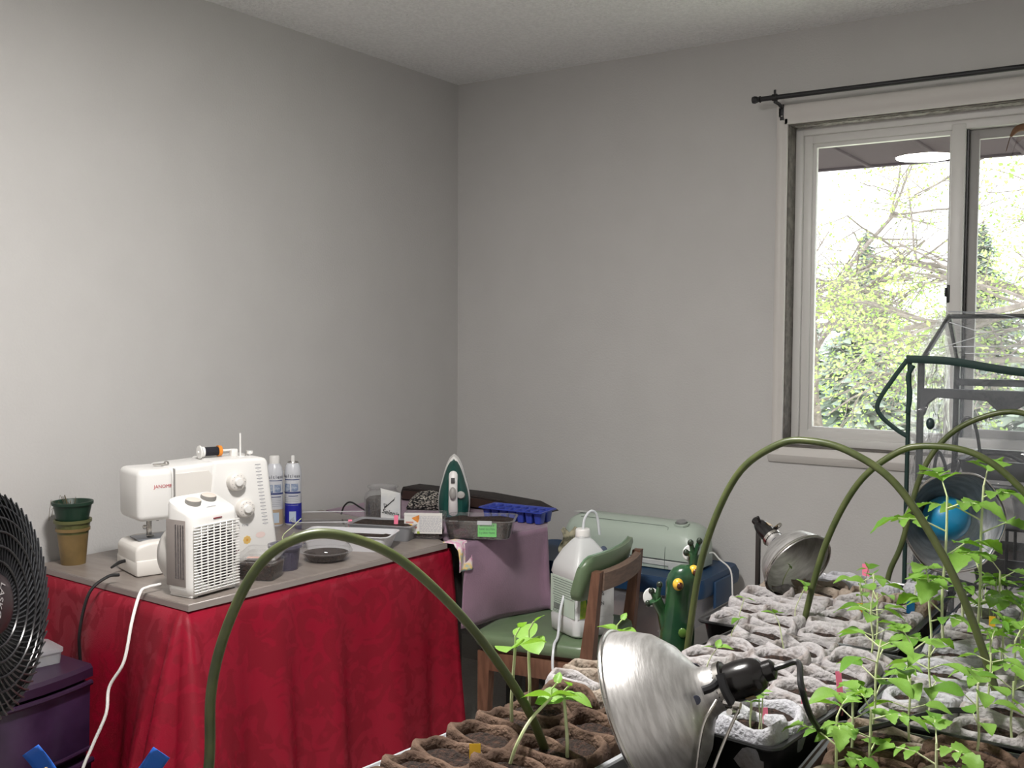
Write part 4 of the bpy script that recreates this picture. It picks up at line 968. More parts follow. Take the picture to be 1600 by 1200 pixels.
def fabric(name, c1, c2, lo=.42, hi=.68):
    mt = mat(name, c1, .9, var=c2, vscale=17, bump=.6, bscale=130, vlo=lo, vhi=hi, detail=9)
    nt, N, L, b = nodes_of(mt)
    tl = N.new('ShaderNodeBsdfTranslucent'); tl.inputs[0].default_value = (*[q*.9 for q in c1], 1)
    mx = N.new('ShaderNodeMixShader'); mx.inputs[0].default_value = .25
    L.new(b.outputs[0], mx.inputs[1]); L.new(tl.outputs[0], mx.inputs[2]); L.new(mx.outputs[0], N['Material Output'].inputs[0])
    return mt
FAB = {'white': fabric('fabric_white', rgb(206, 206, 212), rgb(150, 136, 126), .50, .76), 'grey': fabric('fabric_grey', rgb(198, 194, 195), rgb(132, 108, 90), .47, .72),
       'tan': fabric('fabric_tan', rgb(178, 164, 150), rgb(124, 98, 76)), 'brown': fabric('fabric_brown', rgb(124, 100, 84), rgb(62, 44, 34), .36, .62)}
PW, PD, PH = .049, .031, .066
def bag(seed):
    rnd = random.Random(seed); n = 24; rings = []
    ph = [rnd.uniform(0, 6.28) for _ in range(6)]; pinch = rnd.uniform(0, 6.28); dep = rnd.uniform(.1, .5)
    for lev, (z, k) in enumerate(((0, .84), (.25, 1.0), (.55, 1.07), (.82, 1.05), (.95, .99), (1.0, .91), (.97, .82), (.86, .76), (.70, .74))):
        ring = []
        for i in range(n):
            a = 2*PI*i/n; c_, s_ = math.cos(a), math.sin(a); e = 3.6
            r = 1/((abs(c_)**e+abs(s_)**e)**(1/e))
            wv = .04*math.sin(3*a+ph[0])+.035*math.sin(5*a+ph[1])+.02*math.sin(8*a+ph[2])
            top = max(0, (z-.5)*2)
            kk = k*(1+wv*top)-top*.10*max(0, math.cos(a-pinch))**6
            zz = z*(1+top*(.07*math.sin(a+ph[3])+.05*math.sin(2*a+ph[4])+.025*math.sin(5*a+ph[5])))
            zz += top*.16*dep*max(0, math.cos(a-pinch-1.2))**10
            ring.append((PW*r*c_*kk, PD*r*s_*kk, PH*zz))
        rings.append(ring)
    return loft(rings, True, False)
def potsoil(seed):
    n = 16; rings = []
    for k, z in ((.80, .78), (.6, .83), (.3, .85), (.02, .84)):
        rings.append([(PW*.97*k*math.cos(2*PI*i/n)*1.02, PD*k*math.sin(2*PI*i/n)*1.02, PH*(z+.10*noise.noise(Vector((k*4*math.cos(2*PI*i/n), k*4*math.sin(2*PI*i/n), seed*3.1))))) for i in range(n)])
    return loft(rings, False, True)
BAGS = {c_: [mesh('fabric_bag', bag(i), FAB[c_], True, 180) for i in range(8)] for c_ in FAB}
SOILS = [mesh('soil', potsoil(i), m_soil, True, 180) for i in range(4)]
POTS = []            # (world xy, root, descriptor parts)
prnd = random.Random(77)
def pot(x, y, rz, tone, desc, s=(1, 1, 1), z=BZ+.006):
    t = thing('seedling_pot', '', 'seedling pot', (x, y, z), rz, 'fabric seedling pots on the bench')
    M_ = Matrix.Diagonal((s[0], s[1], s[2], 1))
    fl = RZ(PI) if prnd.random() < .5 else Matrix()
    link('fabric_bag', prnd.choice(BAGS[tone]), t, fl @ M_); link('soil', prnd.choice(SOILS), t, M_)
    POTS.append([x, y, t, tone, desc, None, z+PH*.8*s[2]])
    return t
m_trayb = mat('nursery_tray', (.012, .012, .013), .28)
def tray(label, cx, cy, rz, hx, hy, mt=m_trayb, h=.058):
    t = thing('nursery_tray', label, 'seed tray', (cx, cy, BZ), rz)
    part('tray_body', tub(hx, hy, h, .02, .96, .002, .008, 5), mt, t)
    part('rolled_rim', tube([(x+(.008 if x > 0 else -.008), y+(.008 if y > 0 else -.008), h) for x, y in rrect(hx, hy, .02, 6)]+[(hx+.008, hy-.02+.008, h)], .0035, 6), mt, t)
    return t
def fill(cx, cy, rz, hx, hy, tone, where, nx=None, skip=lambda x, y: False):
    nx = nx or int(2*hx/.1); sx = 2*hx*.97/nx; ny = int(2*hy/.062); sy = 2*hy*.97/ny
    c_, s_ = math.cos(rz), math.sin(rz)
    for j in range(ny):
        for i in range(nx):
            lx = -hx*.97+sx*(i+.5)+prnd.uniform(-.004, .004); ly = hy*.97-sy*(j+.5)+prnd.uniform(-.004, .004)
            x, y = cx+lx*c_-ly*s_, cy+lx*s_+ly*c_
            if skip(x, y): continue
            pot(x, y, rz+prnd.uniform(-.12, .12), tone(j, ny), (where, ORD[j], ORD[i]), (sx/.1*prnd.uniform(.96, 1.06), sy/.062*prnd.uniform(.98, 1.1), prnd.uniform(.9, 1.12)))
vis = lambda x, y: x-.06 > 2.335-(y+1.0)*.155          # right of the picture's edge
T1 = (1.998, -1.272, 0, .192, .28); T2 = (2.035, -1.84, R(-6), .162, .27); T3 = (2.415, -1.455, 0, .178, .46); T4 = (2.42, -2.15, R(2), .19, .19)
tray('black seed tray by the mid lamp, nearest the wall bins', *T1)
tray('black seed tray beneath the orange-corded lamp cord, front left' if False else 'black seed tray behind the big foreground lamp', *T2)
tray('long black seed tray along the right edge', *T3)
tray('black seed tray in the bottom right corner', *T4)
fill(*T1, lambda j, n: 'white' if j < 2 else ('tan' if 2 <= j < 4 else 'grey'), 'tray by the mid lamp', 4)
fill(*T2, lambda j, n: 'grey' if j < 6 else 'white', 'tray behind the big lamp')
fill(*T3, lambda j, n: 'grey' if prnd.random() < .6 else 'white', 'long right tray', skip=vis)
fill(*T4, lambda j, n: 'brown' if prnd.random() < .6 else 'tan', 'bottom right tray', skip=lambda x, y: vis(x, y) or y < -2.3)
# tub of stained pots in front
TB = (1.862, -2.345, R(-6), .116, .24)
tray('translucent white tub of stained pots in the foreground', *TB, mt=mat('tub_plastic', rgb(196, 198, 202), .35, trans=.3), h=.052)
fill(*TB, lambda j, n: 'brown', 'foreground tub')
for i, (x, y) in enumerate(((1.79, -2.055), (1.79, -1.99), (1.885, -2.075))):
    pot(x, y, R(-10+12*i), 'tan' if i else 'grey', ('bench behind the foreground tub', 'loose', ORD[i]), (1, 1, 1.1), BZ+.001)

pot(1.615, -2.765, 0, 'tan', ('side table', 'loose', 'at the bottom edge'), (1, 1, 1), BZ+.001)
# ------------------------------------------------------------------ seedlings
def leaf_mesh(kind):
    nu, nv = 8, 4; v = []; f = []
    for i in range(nu+1):
        t = i/nu
        if kind == 'ovate': w = .36*math.sin(PI*t**.8)**.85*(1-.25*t)
        elif kind == 'round': w = .46*math.sin(PI*t**.9)**.6
        elif kind == 'narrow': w = .15*math.sin(PI*t**.9)**.7
        else: w = .33*math.sin(PI*t**.72)**.8*(1+(.16 if i % 2 else -.10))
        for j in range(nv+1):
            q = (j/nv-.5)*2
            v.append((t-(.03 if (kind == 'serrate' and abs(q) == 1 and i % 2) else 0), w*q, .10*abs(q)*w/.3*1.0-.28*t*t+.02*math.sin(9*t+3*q)))
    for i in range(nu):
        for j in range(nv): f.append((i*(nv+1)+j, (i+1)*(nv+1)+j, (i+1)*(nv+1)+j+1, i*(nv+1)+j+1))
    return v, f
LEAF = {(k, d): mesh('leaf', leaf_mesh(k), m_leafd if d else m_leaf, True, 180) for k in ('ovate', 'round', 'narrow', 'serrate') for d in (0, 1)}
def put_leaf(stem, p, d, size, kind, dark, roll=0):
    x = Vector(d).normalized(); z = Vector((0, 0, 1)); y = z.cross(x)
    y = y.normalized() if y.length > 1e-3 else Vector((0, 1, 0)); z = x.cross(y)
    M_ = Matrix((x, y, z)).transposed().to_4x4() @ RX(roll) @ Matrix.Diagonal((size, size, size, 1)); M_.translation = Vector(p)
    link('leaf', LEAF[(kind, dark)], stem, M_)
def seedling(root, base, h, kind, size, seed, lean=(0, 0)):
    rnd = random.Random(seed); b = Vector(base)
    pts = [b, b+Vector((lean[0]*.15+rnd.uniform(-.004, .004), lean[1]*.15+rnd.uniform(-.004, .004), h*.35)), b+Vector((lean[0]*.5, lean[1]*.5, h*.7)), b+Vector((lean[0], lean[1], h))]
    C_ = catmull(pts, 4); r = {'squash': .0030, 'tomato': .0026, 'pepper': .0022}.get(kind, .0013)*(.8+h*1.2)
    sb = MB(); sb.add(tube(C_, [r, r*.8], 6)); lv = []
    at = lambda t: C_[min(len(C_)-1, int(t*(len(C_)-1)))]
    dirn = lambda a, e: Vector((math.cos(a)*math.cos(e), math.sin(a)*math.cos(e), math.sin(e)))
    a0 = rnd.uniform(0, 6.28)
    if kind == 'sprout':
        for k in range(2): lv.append((C_[-1], dirn(a0+PI*k, rnd.uniform(-.1, .5)), size, 'narrow' if rnd.random() < .4 else 'ovate', rnd.random() < .5))
        if rnd.random() < .5: lv.append((C_[-1], dirn(a0+1.4, .9), size*.7, 'ovate', 0))
    elif kind == 'squash':
        for k in range(2): lv.append((C_[-1], dirn(a0+PI*k+rnd.uniform(-.4, .4), rnd.uniform(0, .5)), size, 'round', 0))
        sb.add(tube([C_[-1], C_[-1]+Vector((0, 0, h*.14)), C_[-1]+Vector((.01, 0, h*.28))], r*.5, 5)); lv.append((C_[-1]+Vector((.01, 0, h*.26)), dirn(a0+1.2, .9), size*.45, 'serrate', 0))
    elif kind == 'pepper':
        n = max(2, int(h/.035))
        for i in range(n):
            t = .35+.65*(i+.5)/n; p = at(t)
            for k in range(2):
                a = a0+i*1.57+PI*k+rnd.uniform(-.4, .4); e = rnd.uniform(-.05, .45); pl = size*.5; q = p+dirn(a, e+.3)*pl
                sb.add(tube([p, q], r*.45, 5)); lv.append((q, dirn(a, e-.1), size*rnd.uniform(.75, 1.15)*(1 if t > .5 else .8), 'ovate', rnd.random() < .25))
    else:   # tomato: compound leaves of five toothed leaflets
        n = max(2, int(h/.06))
        for i in range(n+2):
            t = min(1, .3+.7*i/(n+.5)); p = at(t); a = a0+i*2.4+rnd.uniform(-.3, .3); e = .45 if t < .95 else .9; ll = size*1.5*(.65 if t > .9 or t < .4 else 1)
            q1 = p+dirn(a, e)*ll*.6; q2 = q1+dirn(a, e-.4)*ll*.5
            sb.add(tube([p, q1, q2], [r*.55, r*.35], 5)); lv.append((q2, dirn(a, e-.7), size*rnd.uniform(.9, 1.15), 'serrate', rnd.random() < .2))
            for sgn in (-1, 1):
                lv.append((q1, dirn(a+sgn*1.15, e-.35), size*.8, 'serrate', rnd.random() < .2)); lv.append((q1.lerp(q2, .6), dirn(a+sgn*.95, e-.5), size*.62, 'serrate', 0))
    st_ = part('stem', sb.get(), m_stem, root)
    for p, d, s, k, dk in lv: put_leaf(st_, p, d, s, k, int(dk), rnd.uniform(-.4, .4))
def grow(x, y, h, kind, size, seed, lean=(0, 0), n=1, note=None):
    """plant at a bench position: goes into the nearest pot"""
    P_ = min(POTS, key=lambda q: (q[0]-x)**2+(q[1]-y)**2)
    M_ = P_[2].matrix_basis.copy(); inv = (T(*P_[2].location) @ RZ(P_[2].rotation_euler.z)).inverted()
    rnd = random.Random(seed+900)
    size *= 1.25; h *= 1.12
    for k in range(n):
        ox, oy = (0, 0) if n == 1 else (rnd.uniform(-.025, .025), rnd.uniform(-.012, .012))
        px = min(max(x+ox, P_[0]-.03), P_[0]+.03); py = min(max(y+oy, P_[1]-.016), P_[1]+.016)
        lb = inv @ Vector((px, py, P_[6])); ll = RZ(-P_[2].rotation_euler.z) @ Vector((lean[0], lean[1], 0))
        seedling(P_[2], lb, h*(1 if n == 1 else rnd.uniform(.7, 1.1)), kind, size, seed*31+k, (ll.x, ll.y))
    P_[5] = note or {'tomato': 'a leafy toothed seedling', 'pepper': 'a broad-leaved seedling', 'sprout': 'thin sprouts', 'squash': 'round-leaved sprout'}[kind]
# the tall ones
grow(2.255, -1.50, .265, 'tomato', .046, 1, (.0, .0), note='the tall left toothed seedling')
grow(2.315, -1.40, .275, 'tomato', .046, 2, (.005, 0), note='the tall right toothed seedling')
grow(2.235, -1.60, .145, 'tomato', .034, 3, (-.005, 0)); grow(2.335, -1.25, .10, 'tomato', .032, 14)
grow(2.275, -2.02, .135, 'pepper', .045, 4, (.01, .01)); grow(2.245, -2.08, .085, 'pepper', .038, 5)
grow(2.34, -1.985, .085, 'pepper', .038, 6); grow(2.35, -1.90, .11, 'pepper', .036, 7); grow(2.42, -2.02, .10, 'pepper', .036, 8)
grow(2.262, -2.17, .075, 'tomato', .026, 9); grow(2.30, -2.11, .07, 'tomato', .026, 10); grow(2.38, -2.14, .055, 'tomato', .026, 11)
grow(2.405, -1.83, .09, 'pepper', .034, 12); grow(2.47, -1.9, .08, 'pepper', .034, 13)
grow(2.12, -1.42, .10, 'pepper', .038, 15); grow(2.15, -1.5, .085, 'pepper', .036, 16); grow(2.08, -1.33, .08, 'pepper', .032, 17); grow(2.17, -1.62, .10, 'pepper', .036, 18)
grow(1.985, -1.47, .07, 'sprout', .026, 19, (.02, 0)); grow(2.005, -1.66, .06, 'sprout', .02, 20, (-.02, 0)); grow(1.90, -1.66, .045, 'sprout', .02, 21, (.015, 0)); grow(1.95, -1.86, .045, 'sprout', .022, 22, (.02, 0))
grow(1.88, -1.57, .05, 'sprout', .022, 23, (.01, 0)); grow(1.86, -1.21, .05, 'sprout', .012, 24, (.015, .01)); grow(2.09, -2.07, .03, 'sprout', .02, 25); grow(2.06, -1.97, .03, 'sprout', .016, 26)
grow(2.115, -2.11, .05, 'sprout', .016, 27, n=5)
for i, (x, y) in enumerate(((2.27, -1.30), (2.30, -1.22), (2.38, -1.30), (2.30, -1.12), (2.37, -1.12), (2.40, -1.42), (2.44, -1.55), (2.36, -1.55))):
    grow(x, y, .07+.01*(i % 3), 'sprout', .028, 40+i, n=4)
for i, (x, y) in enumerate(((2.36, -1.70), (2.42, -1.68), (2.28, -1.78))): grow(x, y, .08, 'tomato', .028, 60+i)
for i, (x, y) in enumerate(((2.13, -1.1), (2.03, -1.15), (2.15, -1.2))): grow(x, y, .06, 'sprout', .024, 70+i, (.01, 0))
# squash sprouts in the foreground tub and behind it
grow(1.81, -2.27, .11, 'squash', .040, 80, (.012, -.01), note='the tallest round-leaved sprout')
grow(1.795, -2.2, .10, 'squash', .036, 81, (.0, .0)); grow(1.895, -2.40, .075, 'squash', .034, 82, (.03, .06)); grow(1.945, -2.33, .07, 'squash', .032, 83, (-.012, .01))
grow(1.885, -2.09, .06, 'squash', .032, 84, (.03, .0)); grow(1.83, -1.99, .075, 'squash', .03, 85, (.02, 0))
grow(1.60, -2.765, .022, 'squash', .022, 99, (.0, .03))
for P_ in POTS:
    wh, a, b = P_[4]
    tone = {'white': 'white', 'grey': 'greyish', 'tan': 'tan-stained', 'brown': 'brown-stained'}[P_[3]]
    if wh == 'side table': lab = 'tan fabric pot with a sprout on the dark side table'
    elif a == 'loose': lab = f"loose {tone} fabric pot, {b} behind the foreground tub"
    elif P_[5]: lab = f"pot with {P_[5].replace('a ', '', 1) if P_[5].startswith('a ') else P_[5]}, {wh}, {a} row back, {b} from left"
    else: lab = f"{tone} pot, {wh}, {a} row from back, {b} from left"
    P_[2]['label'] = lab
# loose plant tags
for i, (lab, x, y, z, rz, mt_, w, h, tl) in enumerate((
    ('leaning pink tag at the back of the mid-lamp tray', 2.0, -1.02, .80, 20, m_pink, .016, .04, -20), ('small pink tag near the long tray corner', 2.15, -1.02, .80, 30, m_pink, .010, .018, 0),
    ('pink tag beside the upright blue tag', 2.175, -1.16, .80, 30, m_pink, .013, .025, -10), ('upright blue tag in the mid-lamp tray', 2.155, -1.245, .795, 28, m_blue, .017, .034, 4),
    ('orange-yellow tag in the mid-lamp tray', 2.075, -1.35, .795, 30, m_yellow, .012, .034, 12), ('short blue tag at the front of the long tray', 2.252, -1.70, .80, 30, m_blue, .016, .016, 0),
    ('yellow tag between the tall seedlings', 2.33, -1.33, .80, 20, m_yellow, .012, .034, 0), ('long pink tag at the right rim of the big-lamp tray', 2.19, -1.87, .79, 40, m_pink, .010, .05, -15),
    ('pink tag lowest at the rim of the big-lamp tray', 2.135, -2.06, .775, 40, m_pink, .009, .05, -15), ('pink tag between two others on the tray rim', 2.165, -1.97, .785, 50, m_pink, .010, .05, -12),
    ('yellow tag in the foreground tub', 1.835, -2.40, .795, 35, m_yellow, .016, .02, -10))):
    stake(lab, (x, y, z), R(rz), mt_, w, h, tl)

# ------------------------------------------------------------------ hoops
def hoop(label, pts):
    o = part('plant_hoop', tube(pts, .0066, 10, 8), m_hoop, None)
    tag(o, label, 'plant hoop', 'olive green tunnel hoops')
hoop('large olive hoop left of the other tall hoops', [(1.862, -1.75, .742), (1.866, -1.75, .81), (1.895, -1.75, .985), (1.956, -1.75, 1.13), (2.034, -1.75, 1.194), (2.097, -1.75, 1.204), (2.164, -1.75, 1.189), (2.24, -1.75, 1.14), (2.314, -1.75, 1.034), (2.366, -1.75, .925), (2.412, -1.75, .788), (2.42, -1.75, .742)])
hoop('middle olive hoop crossing in front of the greenhouse', [(1.98, -1.43, .742), (1.986, -1.43, .80), (2.026, -1.43, .96), (2.088, -1.43, 1.089), (2.162, -1.43, 1.158), (2.222, -1.43, 1.176), (2.303, -1.43, 1.168), (2.371, -1.43, 1.124), (2.44, -1.43, 1.04), (2.49, -1.43, .92), (2.51, -1.43, .742)])
hoop('rearmost olive hoop against the greenhouse', [(2.03, -.965, .735), (2.038, -.95, .812), (2.065, -.945, .889), (2.103, -.94, 1.055), (2.159, -.93, 1.151), (2.242, -.93, 1.204), (2.323, -.93, 1.214), (2.41, -.93, 1.16), (2.48, -.94, 1.03), (2.52, -.95, .85), (2.53, -.96, .735)])
hoop('nearest olive hoop arching over the foreground tub', [(1.652, -2.74, .736), (1.650, -2.712, .846), (1.649, -2.706, .942), (1.663, -2.692, 1.022), (1.684, -2.663, 1.092), (1.712, -2.630, 1.126), (1.742, -2.585, 1.131), (1.785, -2.522, 1.100), (1.824, -2.463, 1.038), (1.859, -2.407, .960), (1.894, -2.354, .862), (1.908, -2.313, .769)])

# ------------------------------------------------------------------ reflector clamp lamps
def lamp(label, loc, axis, Rr, depth, spin=0, bulb=None, wob=0):
    t = thing('clamp_lamp', label, 'lamp', M=aim(loc, axis, spin), group='clamp lamps with aluminium reflectors')
    p = [(Rr*1.02, -.003), (Rr*1.03, 0), (Rr*1.0, .004), (Rr*.99, .012), (Rr*.95, depth*.28), (Rr*.84, depth*.55), (Rr*.64, depth*.8), (Rr*.42, depth*.96), (Rr*.30, depth*1.06), (Rr*.26, depth*1.2), (Rr*.26, depth*1.38)]
    q = [(a-.0014, b-.0008) for a, b in p[::-1]]
    v, f = lathe(p+q, 56)
    if wob: v = [(x*(1+wob*math.cos(6*math.atan2(y, x)+.5)*min(1, math.hypot(x, y)/Rr)**4), y*(1+wob*math.cos(6*math.atan2(y, x)+.5)*min(1, math.hypot(x, y)/Rr)**4), z) for x, y, z in v]
    rf = part('reflector', (v, f), m_alu, t, angle=50)
    part('rim_bead', tube([(Rr*1.022*math.cos(2*PI*i/56)*(1+wob*math.cos(12*PI*i/56+.5)), Rr*1.022*math.sin(2*PI*i/56)*(1+wob*math.cos(12*PI*i/56+.5)), .001) for i in range(57)], .0034, 8), m_steel, rf)
    z1 = depth*1.3; rs = Rr*.235
    for k in range(3):
        a = 2*PI*k/3+.4; part('vent_hole', xf(lathe([(.0001, .001), (.0062, .0008), (.0066, 0)], 14), aim((Rr*.36*math.cos(a), Rr*.36*math.sin(a), depth*1.01), (math.cos(a), math.sin(a), .7))), mat('vent_dark', (.03, .035, .06), .3), rf)
    so = part('socket', lathe([(rs*1.1, z1-.004), (rs*1.14, z1+.012), (rs*.95, z1+.014), (rs*.98, z1+.03), (rs*.9, z1+.05), (rs*.72, z1+.062), (rs*.5, z1+.066), (rs*.5, z1+.078), (rs*.3, z1+.082), (.0001, z1+.082)], 28), mat('bakelite', (.010, .009, .009), .22), t)
    part('band', lathe([(rs*1.19, z1+.001), (rs*1.2, z1+.009)], 28), m_steel, so)
    part('rating_plate', xf(box(.016, .0012, .013, .0004, 1), aim((0, 0, 0), (0, 0, 1)) @ T(0, -rs*.97, z1+.03)), mat('brass_plate', rgb(150, 124, 82), .4, metal=.4), so)
    part('switch_key', tube([(rs*.6, rs*.5, z1+.055), (rs*1.15, rs*.9, z1+.06)], .004, 8), MATS['bakelite'], so)
    return t, z1, rs
ALc = up*.40+rt*.84-fw*.30
lf_, z1, rs = lamp('large dented clamp lamp in the foreground, seen from behind', (2.005, -2.228, .840), ALc, .122, .098, R(150))
cl_ = part('clamp', tube([(rs*1.1, .0, z1+.005), (rs*1.7, .01, z1+.0), (rs*1.9, .012, z1-.012)], .006, 8, 3), m_blackm, lf_)
clw = lf_.matrix_basis.inverted()
def loc(p): return tuple(clw @ Vector(p))
cp = Vector((2.148, -2.235, .888))
part('bracket', tube([loc((2.128, -2.232, .925)), loc((2.138, -2.236, .905)), loc(cp)], .0065, 8, 3), m_blackm, lf_)
part('wing_nut', merge(xf(tube([(-.012, 0, 0), (.012, 0, 0)], .005, 8), clw @ T(*cp)), xf(tube([(0, -.014, .004), (0, .014, -.004)], .0045, 8), clw @ T(*(cp+Vector((.004, -.006, -.008)))))), m_steel, lf_)
part('spring_wire', tube([loc((2.130, -2.245, .893)), loc((2.118, -2.262, .86)), loc((2.112, -2.27, .80)), loc((2.11, -2.275, .748))], .0022, 7, 5), m_steel, lf_)
part('spring_wire', tube([loc((2.158, -2.232, .886)), loc((2.146, -2.252, .845)), loc((2.132, -2.27, .79)), loc((2.128, -2.275, .748))], .0022, 7, 5), m_steel, lf_)
tip = lf_.matrix_basis @ Vector((0, 0, z1+.08))
_ax = ALc.normalized()
ck = part('lamp_cord', tube([loc(tip-_ax*.01), loc(tip+_ax*.012), loc(tip+_ax*.03+Vector((.004, .004, -.002))), loc((2.236, -2.215, .925)), loc((2.243, -2.19, .875)), loc((2.250, -2.14, .838)), loc((2.268, -2.08, .826)), loc((2.30, -2.03, .828)), loc((2.36, -1.95, .836)), loc((2.40, -1.9, .83))], .0044, 8, 7), m_black, lf_)
lm_, z1m, rsm = lamp('small clamp lamp tilted down over the back tray', (1.905, -1.235, .862), -.38*rt+.50*up+.78*fw, .084, .075, R(20))
lb_, z1b, rsb = lamp('round clamp lamp with a blue bulb facing the camera', (2.17, -.87, .936), fw*.97-.05*rt+.10*up, .122, .085, 0, wob=.018)
part('bulb', sphere(.056, 32, 20, 1), mat('blue_bulb', rgb(28, 132, 176), .35), lb_, M=T(0, 0, .046))
part('bulb_collar', lathe([(.062, .078), (.066, .082), (.060, .09)], 32), MATS['bakelite'], lb_)
part('clamp_arm', tube([(0, .02, z1b+.02), (-.05, .02, z1b+.03)], .007, 8), m_blackm, lb_)
# black stake carrying the small lamp
sk = part('black_stake', box(.011, .011, .18, .002, c=(0, 0, 0)), mat('stake_black', (.016, .012, .010), .5), None, T(1.766, -1.12, BZ-.0))
tag(sk, 'square black stake beside the small tilted lamp', 'stake')
mc = part('spring_clip', tube([tuple(lm_.matrix_basis.inverted() @ Vector(p)) for p in ((1.845, -1.19, .945), (1.80, -1.15, .91), (1.775, -1.125, .895))], .005, 8, 3), m_steel, lm_)

# ------------------------------------------------------------------ frog figurine
fg = thing('frog_figurine', 'green glazed frog figurine with yellow bulging eyes', 'figurine', (1.792, -1.645, BZ), R(28)); fg.scale = (.88, .88, 1)
m_frog = mat('frog_glaze', rgb(28, 64, 42), .25, var=rgb(44, 82, 46), vscale=16, coat=.4)
m_toe = mat('frog_toe', rgb(30, 42, 30), .2, coat=.5)
fr_ = [(.0, .0, .034, .030), (.0, .0, .040, .034), (.002, .0, .040, .034), (.004, -.002, .036, .031), (.006, -.004, .033, .029), (.008, -.006, .034, .030), (.010, -.010, .036, .031), (.012, -.014, .033, .029), (.014, -.016, .024, .022), (.016, -.016, .010, .010)]
zs = [0, .015, .05, .085, .115, .140, .158, .174, .187, .194]
part('body', loft([[(cx+a*math.cos(2*PI*i/20), cy+b_*math.sin(2*PI*i/20), z_) for i in range(20)] for (cx, cy, a, b_), z_ in zip(fr_, zs)]), m_frog, fg, angle=180)
for (x, y, z_) in ((.0, -.045, .160), (.036, -.022, .183)):
    e = part('eye', xf(sphere(.0125, 18, 12), T(x, y, z_)), mat('frog_eye', rgb(224, 176, 60), .2, coat=.5), fg)
    part('pupil', xf(sphere(.0078, 14, 8), T(x+.003, y-.0075, z_-.001)), mat('frog_pupil', rgb(70, 34, 20), .2), e)
def arm(pts, r0, hand, fingers):
    part('arm', tube(pts, r0, 12, 5), m_frog, fg)
    for k, p in enumerate(fingers):
        part('finger', tube([hand, p], [.007, .005], 8), m_frog, fg); part('toe_pad', xf(sphere(.0072, 12, 8), T(*p)), m_toe, fg)
arm([(-.02, -.0, .06), (-.034, -.004, .095), (-.048, -.01, .122)], [.018, .012, .014], (-.046, -.01, .118), ((-.066, -.012, .112), (-.058, -.012, .138), (-.040, -.014, .152)))
arm([(.028, .0, .11), (.036, .004, .17), (.038, .006, .212)], [.012, .009, .013], (.038, .006, .208), ((.020, .0, .216), (.030, .0, .236), (.050, .0, .240)))
m_pad = mat('suction_pad', rgb(206, 206, 204), .35)
part('suction_pad', xf(lathe([(.0001, .002), (.017, .001), (.019, -.001)], 24), T(-.058, .004, .122) @ RX(R(80))), m_pad, fg)
part('suction_pad', xf(lathe([(.0001, .002), (.015, .001), (.017, -.001)], 24), T(.030, .014, .212) @ RX(R(80))), m_pad, fg)
part('belly_spots', xf(sphere(.01, 10, 8, .3), T(.012, -.034, .06) @ RX(R(90))), mat('frog_spot', rgb(80, 112, 46), .3), fg)

# ------------------------------------------------------------------ greenhouse in front of the window
m_film = clear('greenhouse_film', haze=.13, hazecol=(.66, .7, .76), rough=.10, ior=1.40, bump=.5, bscale=14)
m_strap = mat('dark_green_strap', rgb(14, 44, 40), .7)
m_tubeg = mat('frame_tube', (.035, .04, .04), .4)
gh = thing('mini_greenhouse', 'small greenhouse with a clear plastic cover before the window', 'greenhouse', (2.05, -.72, 0))
GW, GD, GE, GP = .69, .46, 1.325, 1.445
for x in (0, GW):
    for y in (0, GD): part('post', tube([(x, y, 0), (x, y, GE)], .009, 10), m_tubeg, gh)
    part('gable_rafter', tube([(x, 0, GE), (x+(.02 if x == 0 else -.02), GD/2, GP), (x, GD, GE)], .007, 8), m_tubeg, gh)
part('ridge', tube([(.02, GD/2, GP), (GW-.02, GD/2, GP)], .006, 8), m_tubeg, gh)
for z_ in (.34, .74, 1.01):
    part('shelf_frame', tube([(0, 0, z_), (GW, 0, z_), (GW, GD, z_), (0, GD, z_), (0, 0, z_)], .008, 8), m_tubeg, gh)
    for k in range(8): part('shelf_wire', tube([(.04+k*.088, 0, z_), (.04+k*.088, GD, z_)], .003, 6), m_tubeg, gh)
part('brace_bar', prism([(0, 1.255), (.69, 1.255), (.69, 1.19), (.66, 1.192), (.63, 1.215), (.60, 1.228), (.26, 1.228), (.215, 1.20), (.20, 1.195), (.19, 1.20), (.16, 1.228), (.04, 1.232), (.02, 1.215), (.012, 1.19), (0, 1.17)], -.012, .012, .002, 1), mat('brace_grey', rgb(60, 62, 66), .5), gh)
part('brace_bar', prism([(0, 1.265), (.69, 1.265), (.69, 1.245), (0, 1.245)], GD-.012, GD+.012, .002, 1), MATS['brace_grey'], gh)
for y0, y1, dz in ((.05, .30, .02), (.15, .42, -.03)): part('cross_brace', tube([(.02, y0, .74), (GW-.02, y1-.2, .62+dz)], .006, 6), m_tubeg, gh)
wr = lambda x, y, z_, a=.012: a*noise.noise(Vector((x*9, y*9+3, z_*7)))+a*.4*noise.noise(Vector((x*28, y*22, z_*25)))
part('cover_front', grid(lambda u, v: (-.02+(GW+.04)*u, -.022+wr(u, 0, v), .55+(GE-.55)*v), 24, 28), m_film, gh, angle=180)
part('cover_side', grid(lambda u, v: (-.022+wr(1, u, v), -.022+(GD+.04)*u, .30+(GE-.30)*v), 16, 34), m_film, gh, angle=180)
part('cover_gable', grid(lambda u, v: (-.02+.02*v, (-.022)*(1-v)+GD/2*v+(GD+.04)*u*(1-v), GE+(GP+.006-GE)*v), 12, 10), m_film, gh, angle=180)
part('cover_roof', grid(lambda u, v: (-.02+.02*v+(GW+.04-.04*v)*u, -.03+(GD/2+.03)*v, GE+(GP+.012-GE)*v+wr(u, v, 1, .016)-.012*math.sin(PI*u)), 26, 14), m_film, gh, angle=180)
